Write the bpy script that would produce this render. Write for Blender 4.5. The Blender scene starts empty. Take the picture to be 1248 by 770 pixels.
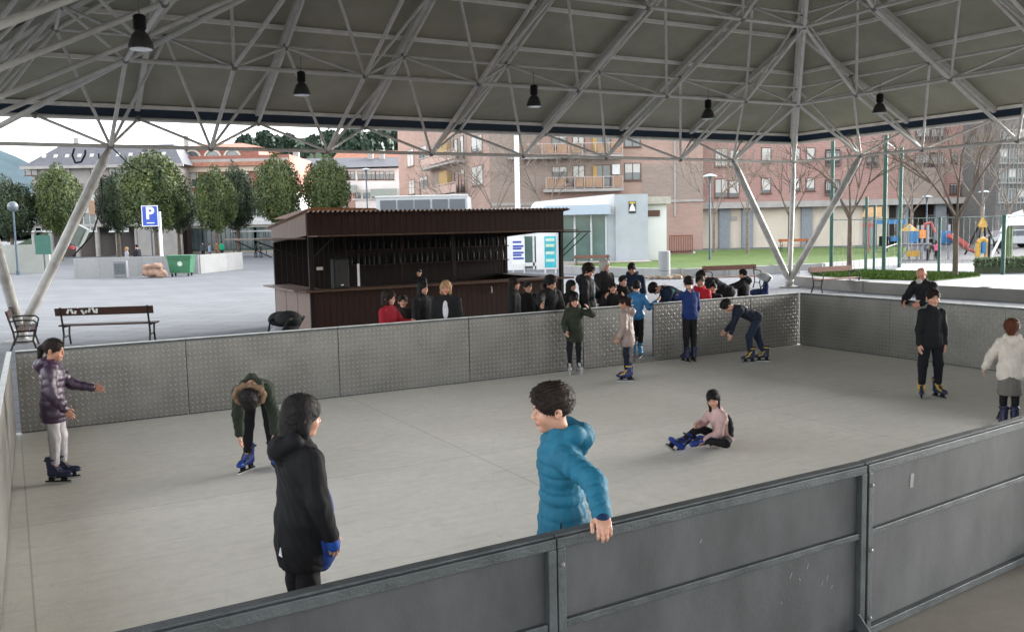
import bpy, math, random
import numpy as np
from mathutils import Vector, Matrix
random.seed(7); rng = np.random.default_rng(7)
SC = bpy.context.scene
COL = SC.collection
R = math.radians

# ------------------------------------------------------------------ camera, world, sun, exposure
FPX, CX, CY, CAMH = 1094.57, 624.0, 385.0, 2.4
PITCH, ROLL = R(5.658), R(-1.206)
_f = np.array([0, math.cos(PITCH), -math.sin(PITCH)]); _u = np.array([0, math.sin(PITCH), math.cos(PITCH)]); _x = np.array([1., 0, 0])
XR = math.cos(ROLL) * _x + math.sin(ROLL) * _u
UR = -math.sin(ROLL) * _x + math.cos(ROLL) * _u
cam_d = bpy.data.cameras.new('camera'); cam = bpy.data.objects.new('camera', cam_d); COL.objects.link(cam); SC.camera = cam
cam_d.sensor_width = 36; cam_d.lens = 36 * FPX / 1248; cam_d.clip_end = 3000; cam_d.clip_start = .05
cam.matrix_world = Matrix(((XR[0], UR[0], -_f[0], 0), (XR[1], UR[1], -_f[1], 0), (XR[2], UR[2], -_f[2], CAMH), (0, 0, 0, 1)))
SUN_EL, SUN_AZ = 15, 55
wd = bpy.data.worlds.new('World'); SC.world = wd; wd.use_nodes = True
wn = wd.node_tree.nodes; wl = wd.node_tree.links
bg = wn['Background']; sky = wn.new('ShaderNodeTexSky'); sky.sky_type = 'NISHITA'; sky.sun_disc = False
sky.sun_elevation = R(SUN_EL); sky.sun_rotation = R(SUN_AZ); sky.dust_density = 1.5; sky.air_density = 1.0; sky.ozone_density = 1.0
hs = wn.new('ShaderNodeHueSaturation'); hs.inputs['Saturation'].default_value = .22; hs.inputs['Value'].default_value = 1.0
wl.new(sky.outputs[0], hs.inputs['Color']); wl.new(hs.outputs[0], bg.inputs['Color']); bg.inputs['Strength'].default_value = .15
sd = bpy.data.lights.new('sun', 'SUN'); sd.energy = 2.3; sd.angle = R(46); sd.color = (1, .985, .96)
sun = bpy.data.objects.new('sun', sd); COL.objects.link(sun)
_sdir = Vector((math.sin(R(SUN_AZ)) * math.cos(R(SUN_EL)), math.cos(R(SUN_AZ)) * math.cos(R(SUN_EL)), math.sin(R(SUN_EL))))
sun.rotation_euler = _sdir.to_track_quat('Z', 'Y').to_euler(); sun.location = (0, 0, 30)
SC.view_settings.view_transform = 'Standard'; SC.view_settings.look = 'None'; SC.view_settings.exposure = 2.58; SC.view_settings.gamma = 1
SC.cycles.max_bounces = 8; SC.cycles.diffuse_bounces = 5

# ------------------------------------------------------------------ placing helpers
def ray(px, py):
    return _f + XR * (px - CX) / FPX - UR * (py - CY) / FPX
def G(px, py, z=0.):                      # point of the photo on the level z
    d = ray(px, py); t = (z - CAMH) / d[2]; return Vector((d[0] * t, d[1] * t, z))
def P(px, py, Y):                         # point of the photo at the distance Y
    d = ray(px, py); t = Y / d[1]; return Vector((d[0] * t, Y, CAMH + d[2] * t))
def proj(q):
    d = np.array(q, float) - np.array([0, 0, CAMH]); z = d @ _f
    return (CX + FPX * (d @ XR) / z, CY - FPX * (d @ UR) / z, z)
AZ = R(60.809)
D1 = Vector((math.sin(AZ), math.cos(AZ), 0)); D2 = Vector((-math.cos(AZ), math.sin(AZ), 0))
ROTZ = math.atan2(D1.y, D1.x)             # rink axes: u along D1, v along D2
def W(u, v, z=0.): return D1 * u + D2 * v + Vector((0, 0, z))

# ------------------------------------------------------------------ materials
def mat(name, col, rough=.7, metal=0., var=.12, scale=6., bump=0., bscale=60., spec=.5, col2=None, detail=4, coords='Object', stretch=None, streak=0):
    m = bpy.data.materials.new(name); m.use_nodes = True; nt = m.node_tree; N = nt.nodes; L = nt.links
    b = N['Principled BSDF']; b.inputs['Roughness'].default_value = rough; b.inputs['Metallic'].default_value = metal
    b.inputs['Specular IOR Level'].default_value = spec
    c = tuple(col) + (1,)
    tc = N.new('ShaderNodeTexCoord'); src = tc.outputs[coords]
    if stretch:
        mp = N.new('ShaderNodeMapping'); mp.inputs['Scale'].default_value = stretch; L.new(src, mp.inputs[0]); src = mp.outputs[0]
    if var > 0 or col2:
        n = N.new('ShaderNodeTexNoise'); n.inputs['Scale'].default_value = scale; n.inputs['Detail'].default_value = detail; n.inputs['Roughness'].default_value = .6
        L.new(src, n.inputs['Vector'])
        r = N.new('ShaderNodeValToRGB'); r.color_ramp.elements[0].position = .33; r.color_ramp.elements[1].position = .67
        a = col2 if col2 else tuple(x * (1 - var) for x in col)
        z = col if col2 else tuple(min(1, x * (1 + var)) for x in col)
        r.color_ramp.elements[0].color = tuple(a) + (1,); r.color_ramp.elements[1].color = tuple(z) + (1,)
        L.new(n.outputs['Fac'], r.inputs[0]); L.new(r.outputs[0], b.inputs['Base Color'])
    else: b.inputs['Base Color'].default_value = c
    if bump > 0:
        n2 = N.new('ShaderNodeTexNoise'); n2.inputs['Scale'].default_value = bscale; n2.inputs['Detail'].default_value = 3; L.new(src, n2.inputs['Vector'])
        bp = N.new('ShaderNodeBump'); bp.inputs['Strength'].default_value = bump; bp.inputs['Distance'].default_value = .01
        L.new(n2.outputs['Fac'], bp.inputs['Height']); L.new(bp.outputs[0], b.inputs['Normal'])
    return m
def nmath(nt, op, a, b=None, c=None):
    n = nt.nodes.new('ShaderNodeMath'); n.operation = op
    for i, v in enumerate((a, b, c)):
        if v is None: continue
        if isinstance(v, (int, float)): n.inputs[i].default_value = v
        else: nt.links.new(v, n.inputs[i])
    return n.outputs[0]
def nmix(nt, fac, a, b, typ='RGBA'):
    n = nt.nodes.new('ShaderNodeMix'); n.data_type = 'RGBA'
    for s, v in ((n.inputs[0], fac), (n.inputs[6], a), (n.inputs[7], b)):
        if isinstance(v, (int, float)): s.default_value = v
        elif isinstance(v, tuple): s.default_value = v + (1,) if len(v) == 3 else v
        else: nt.links.new(v, s)
    return n.outputs[2]

# ------------------------------------------------------------------ object helpers
def link(o, parent=None):
    COL.objects.link(o)
    if parent is not None: o.parent = parent
    return o
def tag(o, label=None, cat=None, group=None, kind=None):
    if label: o['label'] = label
    if cat: o['category'] = cat
    if group: o['group'] = group
    if kind: o['kind'] = kind
    return o
def empty(name, loc, rz=0, label=None, cat=None, group=None):
    o = bpy.data.objects.new(name, None); o.empty_display_size = .2; link(o); o.location = loc; o.rotation_euler = (0, 0, rz)
    return tag(o, label, cat, group)
def copy_tree(o, parent=None):
    c = o.copy(); COL.objects.link(c); c.parent = parent
    for ch in list(o.children): copy_tree(ch, c)
    return c
class MB:
    def __init__(s): s.v = []; s.f = []; s.n = 0
    def add(s, vs, fs):
        s.v += [tuple(v) for v in vs]; s.f += [tuple(i + s.n for i in f) for f in fs]; s.n = len(s.v); return s
    def box(s, c, d, rz=0, M=None):
        x, y, z = [k / 2 for k in d]; vs = [Vector((sx * x, sy * y, sz * z)) for sz in (-1, 1) for sy in (-1, 1) for sx in (-1, 1)]
        if M is not None: vs = [M @ v for v in vs]
        if rz:
            m = Matrix.Rotation(rz, 3, 'Z'); vs = [m @ v for v in vs]
        return s.add([v + Vector(c) for v in vs], [(0, 2, 3, 1), (4, 5, 7, 6), (0, 1, 5, 4), (2, 6, 7, 3), (0, 4, 6, 2), (1, 3, 7, 5)])
    def b2(s, x0, x1, y0, y1, z0, z1): return s.box(((x0 + x1) / 2, (y0 + y1) / 2, (z0 + z1) / 2), (abs(x1 - x0), abs(y1 - y0), abs(z1 - z0)))
    def tube(s, a, b, r, n=8, r2=None, cap=True):
        a = Vector(a); b = Vector(b); d = (b - a); L = d.length
        if L < 1e-6: return s
        q = d.to_track_quat('Z', 'Y'); r2 = r if r2 is None else r2
        vs = []
        for k in range(n):
            t = 2 * math.pi * k / n; e = Vector((math.cos(t), math.sin(t), 0)); vs.append(a + q @ (e * r)); 
        for k in range(n):
            t = 2 * math.pi * k / n; e = Vector((math.cos(t), math.sin(t), 0)); vs.append(b + q @ (e * r2))
        fs = [(k, (k + 1) % n, n + (k + 1) % n, n + k) for k in range(n)]
        if cap: fs += [tuple(reversed(range(n))), tuple(range(n, 2 * n))]
        return s.add(vs, fs)
    def path(s, pts, r, n=6):
        for i in range(len(pts) - 1): s.tube(pts[i], pts[i + 1], r, n)
        return s
    def beam(s, a, b, w, h):          # rectangular bar from a to b, w across, h upright
        a = Vector(a); b = Vector(b); d = (b - a).normalized(); up = Vector((0, 0, 1))
        if abs(d.z) > .98: up = Vector((0, 1, 0))
        x = d.cross(up).normalized(); y = x.cross(d).normalized()
        vs = [p + x * (sx * w / 2) + y * (sy * h / 2) for p in (a, b) for sx, sy in ((-1, -1), (1, -1), (1, 1), (-1, 1))]
        return s.add(vs, [(3, 2, 1, 0), (4, 5, 6, 7), (0, 1, 5, 4), (1, 2, 6, 5), (2, 3, 7, 6), (3, 0, 4, 7)])
    def lathe(s, c, prof, n=16):
        c = Vector(c); vs = []; fs = []
        for (r, z) in prof:
            for k in range(n):
                t = 2 * math.pi * k / n; vs.append(c + Vector((r * math.cos(t), r * math.sin(t), z)))
        for i in range(len(prof) - 1):
            for k in range(n): fs.append((i * n + k, i * n + (k + 1) % n, (i + 1) * n + (k + 1) % n, (i + 1) * n + k))
        fs += [tuple(reversed(range(n))), tuple(range((len(prof) - 1) * n, len(prof) * n))]
        return s.add(vs, fs)
    def sphere(s, c, r, n=12, m=8, sc=(1, 1, 1)):
        prof = [(max(1e-4, r * math.sin(math.pi * i / m)), -r * math.cos(math.pi * i / m)) for i in range(m + 1)]
        o = MB().lathe((0, 0, 0), prof, n)
        return s.add([Vector(c) + Vector((v[0] * sc[0], v[1] * sc[1], v[2] * sc[2])) for v in o.v], o.f)
    def prism(s, pts, z0, z1):        # pts: plan polygon
        n = len(pts); vs = [(p[0], p[1], z0) for p in pts] + [(p[0], p[1], z1) for p in pts]
        return s.add(vs, [tuple(reversed(range(n))), tuple(range(n, 2 * n))] + [(k, (k + 1) % n, n + (k + 1) % n, n + k) for k in range(n)])
    def slab(s, pts, th):             # thick polygon from 3-D points, thickness th along +z
        n = len(pts); vs = [Vector(p) for p in pts] + [Vector(p) + Vector((0, 0, th)) for p in pts]
        return s.add(vs, [tuple(reversed(range(n))), tuple(range(n, 2 * n))] + [(k, (k + 1) % n, n + (k + 1) % n, n + k) for k in range(n)])
    def mesh(s, name, m, smooth=False, bevel=0):
        me = bpy.data.meshes.new(name); me.from_pydata(s.v, [], s.f); me.materials.append(m); me.validate()
        import bmesh
        bm = bmesh.new(); bm.from_mesh(me); bmesh.ops.recalc_face_normals(bm, faces=bm.faces)
        if bevel: bmesh.ops.bevel(bm, geom=list(bm.edges), offset=bevel, segments=2, affect='EDGES', profile=.5)
        bm.to_mesh(me); bm.free()
        if smooth:
            me.polygons.foreach_set('use_smooth', [True] * len(me.polygons))
            try: me.set_sharp_from_angle(angle=R(40))
            except Exception: pass
        return me
    def obj(s, name, m, parent=None, smooth=False, bevel=0):
        return link(bpy.data.objects.new(name, s.mesh(name, m, smooth, bevel)), parent)
# ------------------------------------------------------------------ implicit surfaces for bodies and clothes
A3 = lambda v: np.array(v, dtype=np.float32)
def rc(a, b, ra, rb, q=None):            # tapered capsule; q = (spacing, depth) quilting along it
    a = A3(a); b = A3(b); ab = b - a; L2 = float(ab @ ab) + 1e-9; L = math.sqrt(L2)
    def fn(p):
        t = np.clip(((p - a) @ ab) / L2, 0, 1); d = np.linalg.norm(p - a - t[..., None] * ab, axis=-1) - (ra + (rb - ra) * t)
        if q: d = d - q[1] * (np.abs(np.sin(math.pi * t * L / q[0])) ** .5 - .6)
        return d
    r = max(ra, rb) + .02
    return fn, np.minimum(a, b) - r, np.maximum(a, b) + r
def el(c, r, M=None, q=None):            # ellipsoid; M columns = axes
    c = A3(c); r = A3(r)
    def fn(p):
        d = p - c
        if M is not None: d = d @ M
        k0 = np.linalg.norm(d / r, axis=-1); k1 = np.linalg.norm(d / (r * r), axis=-1) + 1e-9
        v = k0 * (k0 - 1) / k1
        if q: v = v - q[1] * (np.abs(np.sin(math.pi * (d[..., 2] / q[0] + .5))) ** .5 - .6)
        return v
    m = float(max(r)) + .02
    return fn, c - m, c + m
def smin(a, b, k):
    h = np.clip(.5 + .5 * (b - a) / k, 0, 1); return b * (1 - h) + a * h - k * h * (1 - h)
def smax(a, b, k): return -smin(-a, -b, k)
def wrinkle(p, A, s=1.0):
    x, y, z = p[..., 0] * s, p[..., 1] * s, p[..., 2] * s
    return A * (np.sin(38 * z + 9 * np.sin(17 * x + 5 * z) + 6 * np.sin(14 * y)) * .6 + .5 * np.sin(61 * x + 30 * z + 4 * np.sin(25 * y)) * np.sin(47 * y - 22 * z))
def net(prims, h, k=.03, post=None, lo=None, hi=None):
    if lo is None: lo = np.min([p[1] for p in prims], 0)
    if hi is None: hi = np.max([p[2] for p in prims], 0)
    n = np.ceil((hi - lo) / h).astype(int) + 3; lo = lo - h
    ax = [lo[i] + h * np.arange(n[i], dtype=np.float32) for i in range(3)]
    p = np.stack(np.meshgrid(*ax, indexing='ij'), -1).astype(np.float32)
    d = None
    for fn, a, b in prims:
        v = fn(p); d = v if d is None else smin(d, v, k)
    if post: d = post(p, d)
    # close the surface on the border of the grid
    for i in range(3):
        sl = [slice(None)] * 3
        sl[i] = 0; d[tuple(sl)] = np.maximum(d[tuple(sl)], h * .5); sl[i] = -1; d[tuple(sl)] = np.maximum(d[tuple(sl)], h * .5)
    s = d < 0; nx, ny, nz = np.array(d.shape) - 1
    acc = np.zeros((nx, ny, nz, 3)); cnt = np.zeros((nx, ny, nz))
    cs = [(i, j, l) for i in (0, 1) for j in (0, 1) for l in (0, 1)]
    for a in cs:
        for axn in range(3):
            if a[axn]: continue
            b = list(a); b[axn] = 1
            da = d[a[0]:a[0] + nx, a[1]:a[1] + ny, a[2]:a[2] + nz]; db = d[b[0]:b[0] + nx, b[1]:b[1] + ny, b[2]:b[2] + nz]
            m = (da < 0) != (db < 0); t = np.where(m, da / np.where(m, da - db, 1), 0)
            for c in range(3): acc[..., c] += np.where(m, a[c] + (t if c == axn else 0), 0)
            cnt += m
    idx = -np.ones((nx, ny, nz), dtype=int); act = cnt > 0; ii = np.argwhere(act); idx[act] = np.arange(len(ii))
    V = (acc[act] / cnt[act][:, None] + ii) * h + lo
    F = []
    for axn in range(3):
        b = [slice(1, -1)] * 3; b[axn] = slice(0, -1); c = [slice(1, -1)] * 3; c[axn] = slice(1, None)
        sa = s[tuple(b)]; sb = s[tuple(c)]; u, w = [q for q in range(3) if q != axn]
        e = np.argwhere(sa != sb)
        if not len(e): continue
        flip = sa[tuple(e.T)]; g = e.copy(); g[:, u] += 1; g[:, w] += 1
        def at(du, dw):
            q = g.copy(); q[:, u] -= du; q[:, w] -= dw; return idx[tuple(q.T)]
        a0, a1, a2, a3 = at(1, 1), at(0, 1), at(0, 0), at(1, 0)
        if axn == 1: flip = ~flip
        F.append(np.where(flip[:, None], np.stack([a0, a1, a2, a3], 1), np.stack([a3, a2, a1, a0], 1)))
    return V, np.concatenate(F)
def npmesh(name, V, F, m, colors=None):
    me = bpy.data.meshes.new(name); me.from_pydata(V.tolist(), [], F if isinstance(F, list) else F.tolist()); me.materials.append(m)
    me.polygons.foreach_set('use_smooth', [True] * len(me.polygons))
    if colors is not None:
        ca = me.color_attributes.new('mark', 'FLOAT_COLOR', 'POINT'); ca.data.foreach_set('color', colors.astype(np.float32).ravel())
    me.update(); return me
def unit(v): v = np.array(v, float); return v / np.linalg.norm(v)

# canonical head: face towards +y, height .22
def head_mesh(adult=False, beard=False):
    jaw = .008 if adult else 0
    pr = [el((0, -.010, .030), (.075, .093, .081)), el((0, .020, -.040 - jaw / 2), (.057, .060, .068 + jaw / 2)), rc((0, .058, -.088 - jaw), (0, .06, -.09 - jaw), .019, .019),
          el((.034, .055, -.03), (.026, .026, .028)), el((-.034, .055, -.03), (.026, .026, .028)), rc((0, -.015, -.06), (0, -.035, -.2), .041 + jaw / 2, .045 + jaw / 2)]
    fine = [rc((0, .083, .002), (0, .0975 + jaw / 2, -.027), .0065, .0105), el((.010, .092, -.029), (.008, .009, .007)), el((-.010, .092, -.029), (.008, .009, .007)),
            el((0, .082, -.0545 - jaw / 2), (.024, .0085, .0065)), el((0, .081, -.064 - jaw / 2), (.019, .009, .0065)),
            el((.030, .072, .0), (.0145, .014, .012)), el((-.030, .072, .0), (.0145, .014, .012)), rc((.045, .068, .02), (.015, .082, .019), .006, .007), rc((-.045, .068, .02), (-.015, .082, .019), .006, .007)]
    def post(p, d):
        for x in (.03, -.03):
            d = smax(d, -(np.linalg.norm((p - A3((x, .100, .001))) / A3((1.25, 1, .9)), axis=-1) - .024), .012)
        for fn, a, b in fine: d = smin(d, fn(p), .007)
        for sx in (1, -1):
            e = el((sx * .078, -.008, -.012), (.011, .019, .031), np.array([[1, -.25 * sx, 0], [.25 * sx, 1, 0], [0, 0, 1]], dtype=np.float32))
            v = e[0](p); v = smax(v, -(np.linalg.norm(p - A3((sx * .090, .0, -.010)), axis=-1) - .012), .004); d = smin(d, v, .006)
        return d
    V, F = net(pr, .0042, .028, post)
    c = np.zeros((len(V), 4)); x, y, z = np.abs(V[:, 0]), V[:, 1], V[:, 2]
    def mark(m, col): c[m] = col
    mark((y > .078) & (z < -.048 - jaw / 2) & (z > -.070 - jaw / 2) & (x < .022 - .5 * abs(z + .059)), (.42, .12, .10, .8))
    ey = (y > .06) & (((x - .030) / .0125) ** 2 + ((z - .0) / .0052) ** 2 < 1); mark(ey, (.45, .38, .34, .8))
    mark(ey & (((x - .029) / .0065) ** 2 + (z / .0075) ** 2 < 1), (.02, .012, .008, 1))
    mark((y > .05) & (((x - .031) / .020) ** 2 + ((z - .0225 + .12 * (x - .03)) / .0045) ** 2 < 1), (.03, .02, .015, .85))
    mark((y > .06) & (x > .014) & (x < .047) & (z > .0055) & (z < .0095), (.03, .02, .015, .7))
    ck = (y > .03) & (((x - .042) / .018) ** 2 + ((z + .032) / .016) ** 2 < 1); c[ck] = (.55, .16, .13, .25)
    return V, F, c
def hand_mesh(curl):
    pr = [el((0, .045, 0), (.038, .052, .014)), rc((0, -.05, 0), (0, .012, 0), .024, .022)]
    for x, L, b in ((-.029, .070, .082), (-.0095, .078, .088), (.010, .073, .086), (.028, .058, .078)):
        a = np.array([x, b - .02, 0]); q = a; ang = 0
        for i, s in enumerate((.46, .3, .24)):
            ang += curl * (.5 if i == 0 else .8); n = q + L * s * 1.15 * np.array([x * .8, math.cos(ang), -math.sin(ang)]); pr.append(rc(q, n, .0098 - i * .001, .0090 - i * .001)); q = n
    pr += [rc((-.022, .015, -.004), (-.052, .048, -.014), .014, .0115), rc((-.052, .048, -.014), (-.056, .080, -.024 - .01 * curl), .0108, .0088)]
    return net(pr, .0036, .006)
HEAD = {0: head_mesh(), 1: head_mesh(True)}
HAND = {k: hand_mesh(k) for k in (.35, .8)}

def hair_mesh(style):
    nz = lambda p: .0022 * np.sin(150 * np.arctan2(p[..., 0], p[..., 1] + .02) + 9 * np.sin(30 * p[..., 2])) + .002 * np.sin(90 * p[..., 0] + 60 * p[..., 2])
    g = dict(short=.013, long=.014, tail=.009, curly=.026, bob=.020, bun=.012, fringe=.012)[style]
    pr = [el((0, -.012, .034), (.075 + g, .093 + g, .081 + g))]; lowcut = -.045
    if style == 'short': pr += [rc((-.035, .066, .083), (.03, .070, .080), .018, .016), rc((.0, .02, .108), (.03, .05, .098), .018, .014)]; nz = lambda p: .0030 * np.sin(130 * p[..., 0] + 40 * p[..., 1] + 25 * np.sin(30 * p[..., 2])) + .0022 * np.sin(210 * p[..., 0] - 90 * p[..., 2]) * np.sin(120 * p[..., 1])
    if style == 'long':
        pr += [rc((0, -.05, -.02), (0, -.075, -.20), .075, .06), rc((.062, -.01, .0), (.066, .0, -.17), .028, .022), rc((-.062, -.01, .0), (-.066, .0, -.17), .028, .022)]; lowcut = -.5
    if style == 'fringe':
        pr += [rc((0, -.05, -.02), (0, -.06, -.10), .07, .05), rc((.066, .0, .0), (.062, .035, -.15), .022, .016), rc((-.066, .0, .0), (-.06, .03, -.12), .022, .014)]; lowcut = -.5
    if style == 'tail': pr += [rc((0, -.09, .035), (0, -.13, .0), .026, .032), rc((0, -.13, .0), (.01, -.135, -.22), .034, .012)]; lowcut = -.3
    if style == 'bun': pr += [el((.0, -.105, .04), (.042, .036, .042)), rc((0, -.1, -.02), (0, -.09, -.06), .02, .02)]; lowcut = -.09
    if style == 'curly': nz = lambda p: .011 * np.sin(105 * p[..., 0] + 3 * np.sin(60 * p[..., 2])) * np.sin(98 * p[..., 1] + 2) * np.sin(101 * p[..., 2]) ; lowcut = -.085; pr += [rc((0, -.06, -.02), (0, -.06, -.06), .06, .05)]
    if style == 'bob': pr += [rc((0, -.05, -.01), (0, -.05, -.09), .078, .075), rc((.072, .01, .01), (.074, .025, -.085), .030, .026), rc((-.072, .01, .01), (-.074, .025, -.085), .030, .026)]; lowcut = -.125
    def post(p, d):
        d = d + nz(p)
        fz = {'short': .052, 'tail': .055, 'bun': .05}.get(style, .040)
        face = el((0, .125, -.07), (.062 if style not in ('short', 'tail', 'bun') else .072, .105, .07 + fz))[0](p); d = smax(d, -face, .006)
        if style in ('short', 'tail', 'bun'):
            ear = el((0, .02, -.075), (.12, .058, .07))[0](p); d = smax(d, -ear, .006)
            if style == 'short': d = smax(d, -el((0, .0, -.115), (.15, .13, .075))[0](p), .01)
        return smax(d, -(p[..., 2] - lowcut), .01) if lowcut > -.29 else d
    V, F = net(pr, .0055, .02, post)
    # loose strands lying over the mass
    a, b, c = V[F[:, 0]], V[F[:, 1]], V[F[:, 2]]; fn_ = np.cross(b - a, c - a); fn_ /= np.linalg.norm(fn_, axis=1)[:, None] + 1e-12; m_ = a + (c - a) * .5
    rg = np.random.default_rng(len(V)); k = rg.integers(0, len(F), 1900); P_, N_ = m_[k], fn_[k]
    out = np.sign(np.sum(N_ * (P_ - np.array([0, -.02, min(0, lowcut * .3)])), 1))[:, None]; N_ = N_ * out
    flow = np.stack([.25 * P_[:, 0] / .08, np.where(P_[:, 1] > 0, .7, -.15) * (P_[:, 2] > .05), -np.ones(len(k)) * np.where(P_[:, 2] > .09, .2, 1)], 1) + rg.normal(size=(len(k), 3)) * (.45 if style == 'curly' else .2)
    T_ = flow - np.sum(flow * N_, 1)[:, None] * N_; T_ /= np.linalg.norm(T_, axis=1)[:, None] + 1e-9; B_2 = np.cross(N_, T_); ln = ((.010 if style == 'short' else .016) + (.010 if style == 'short' else .022) * rg.random(len(k)))[:, None]
    s0, s1, s2 = P_ - B_2 * .0022 - N_ * .001, P_ + B_2 * .0022 - N_ * .001, P_ + T_ * ln + N_ * (.001 + .0025 * rg.random(len(k)))[:, None]
    SV = np.stack([s0, s1, s2], 1).reshape(-1, 3); SF = np.arange(len(SV)).reshape(-1, 3) + len(V)
    return np.concatenate([V, SV]), [list(q) for q in F] + [list(q) for q in SF]
HAIR = {}
def boot_mesh():
    pr = [rc((0, -.055, .042), (0, .13, .036), .042, .037), rc((0, -.045, .05), (0, -.06, .25), .046, .052), rc((0, .03, .075), (0, -.02, .12), .04, .046), el((0, .15, .03), (.04, .05, .034))]
    def post(p, d):
        d = d - .003 * np.sin(p[..., 2] * 170) * (p[..., 2] > .07)
        d = smax(d, -(p[..., 2] - .002), .004); return smax(d, p[..., 2] - .25, .01)
    return net(pr, .0065, .02, post)
BOOT = boot_mesh()
def shoe_mesh():
    pr = [rc((0, -.06, .035), (0, .12, .028), .037, .035), rc((0, -.04, .04), (0, -.045, .11), .037, .04)]
    return net(pr, .007, .02, lambda p, d: smax(smax(d, -(p[..., 2] - .001), .004), p[..., 2] - .115, .005))
SHOE = shoe_mesh()

def skin_mat(name, col):
    m = mat(name, col, .5, 0, .08, 14, spec=.35); nt = m.node_tree; b = nt.nodes['Principled BSDF']
    src = b.inputs['Base Color'].links[0].from_socket
    at = nt.nodes.new('ShaderNodeAttribute'); at.attribute_name = 'mark'
    nt.links.new(nmix(nt, at.outputs['Alpha'], src, at.outputs['Color']), b.inputs['Base Color'])
    b.inputs['Subsurface Weight'].default_value = .06; b.inputs['Subsurface Radius'].default_value = (.6, .25, .15); b.inputs['Subsurface Scale'].default_value = .01
    return m
SKIN = dict(a=skin_mat('skin_light', (.50, .27, .19)), b=skin_mat('skin_tan', (.38, .19, .125)), c=skin_mat('skin_ruddy', (.50, .23, .17)))
def hairmat(name, col): return mat(name, col, .6, 0, .35, 30, .5, 120, .2, stretch=(3, 3, .5))
HM = dict(black=hairmat('hair_black', (.010, .008, .008)), brown=hairmat('hair_brown', (.014, .008, .006)), auburn=hairmat('hair_auburn', (.085, .028, .014)), blond=hairmat('hair_blond', (.34, .215, .11)), grey=hairmat('hair_grey', (.42, .40, .38)))
_cm = {}
def cloth(col, rough=.85, kind='cloth'):
    k = (tuple(col), rough, kind)
    if k not in _cm:
        _cm[k] = mat(kind, col, rough, 0,   .14, 9, .38, 110 if kind == 'cloth' else 40, .25 if rough > .6 else .5)
    return _cm[k]
M_BLADE = mat('blade_steel', (.55, .56, .58), .28, .9, .05); M_BLACKP = mat('black_plastic', (.010, .010, .011), .7, 0, .1, spec=.2)
M_WHEEL = mat('wheel_urethane', (.05, .05, .055), .5, 0, .1); M_YELLOW = mat('yellow_strap', (.75, .50, .04), .6)
_sk = {}
def skate_meshes(bootcol, kind, strapcol):
    key = (tuple(bootcol), kind, tuple(strapcol))
    if key in _sk: return _sk[key]
    o = {}
    o['boot'] = npmesh('skate_boot', BOOT[0], BOOT[1], mat('skate_shell', bootcol, .38, 0, .1, 12, spec=.5))
    st = MB(); sm = mat('skate_strap', strapcol, .5)
    for y, z, ang, w in ((-.045, .215, 0, .118), (.02, .115, -.9, .112), (.075, .062, -.3, .100)):
        M = Matrix.Rotation(ang, 3, 'X'); st.box((0, y, z), (w, .118 if z > .2 else .10, .022), M=M)
    o['strap'] = st.mesh('strap', sm, bevel=.004)
    if kind == 'blade':
        fr = MB(); fr.box((0, -.05, -.022), (.03, .07, .044)); fr.box((0, .10, -.022), (.03, .075, .044)); fr.box((0, .025, -.052), (.016, .31, .018))
        o['holder'] = fr.mesh('blade_holder', M_BLACKP, bevel=.004)
        b = MB().box((0, .03, -.071), (.005, .325, .022)); o['blade'] = b.mesh('blade', M_BLADE, bevel=.001)
    else:
        fr = MB(); fr.box((.017, .03, -.026), (.006, .27, .05)); fr.box((-.017, .03, -.026), (.006, .27, .05)); fr.box((0, .03, -.006), (.04, .25, .01))
        o['holder'] = fr.mesh('frame', mat('skate_frame', (.5, .5, .52), .4, .4) if kind == 'inline_white' else M_BLACKP, bevel=.002)
        wm = MB()
        wm.tube((-.012, 0, 0), (.012, 0, 0), .036, 14); o['wheel'] = wm.mesh('wheel', mat('white_wheel', (.6, .6, .6), .5) if kind == 'inline_white' else M_WHEEL, smooth=True, bevel=.003)
    _sk[key] = o; return o
SOLE = .084

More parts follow.
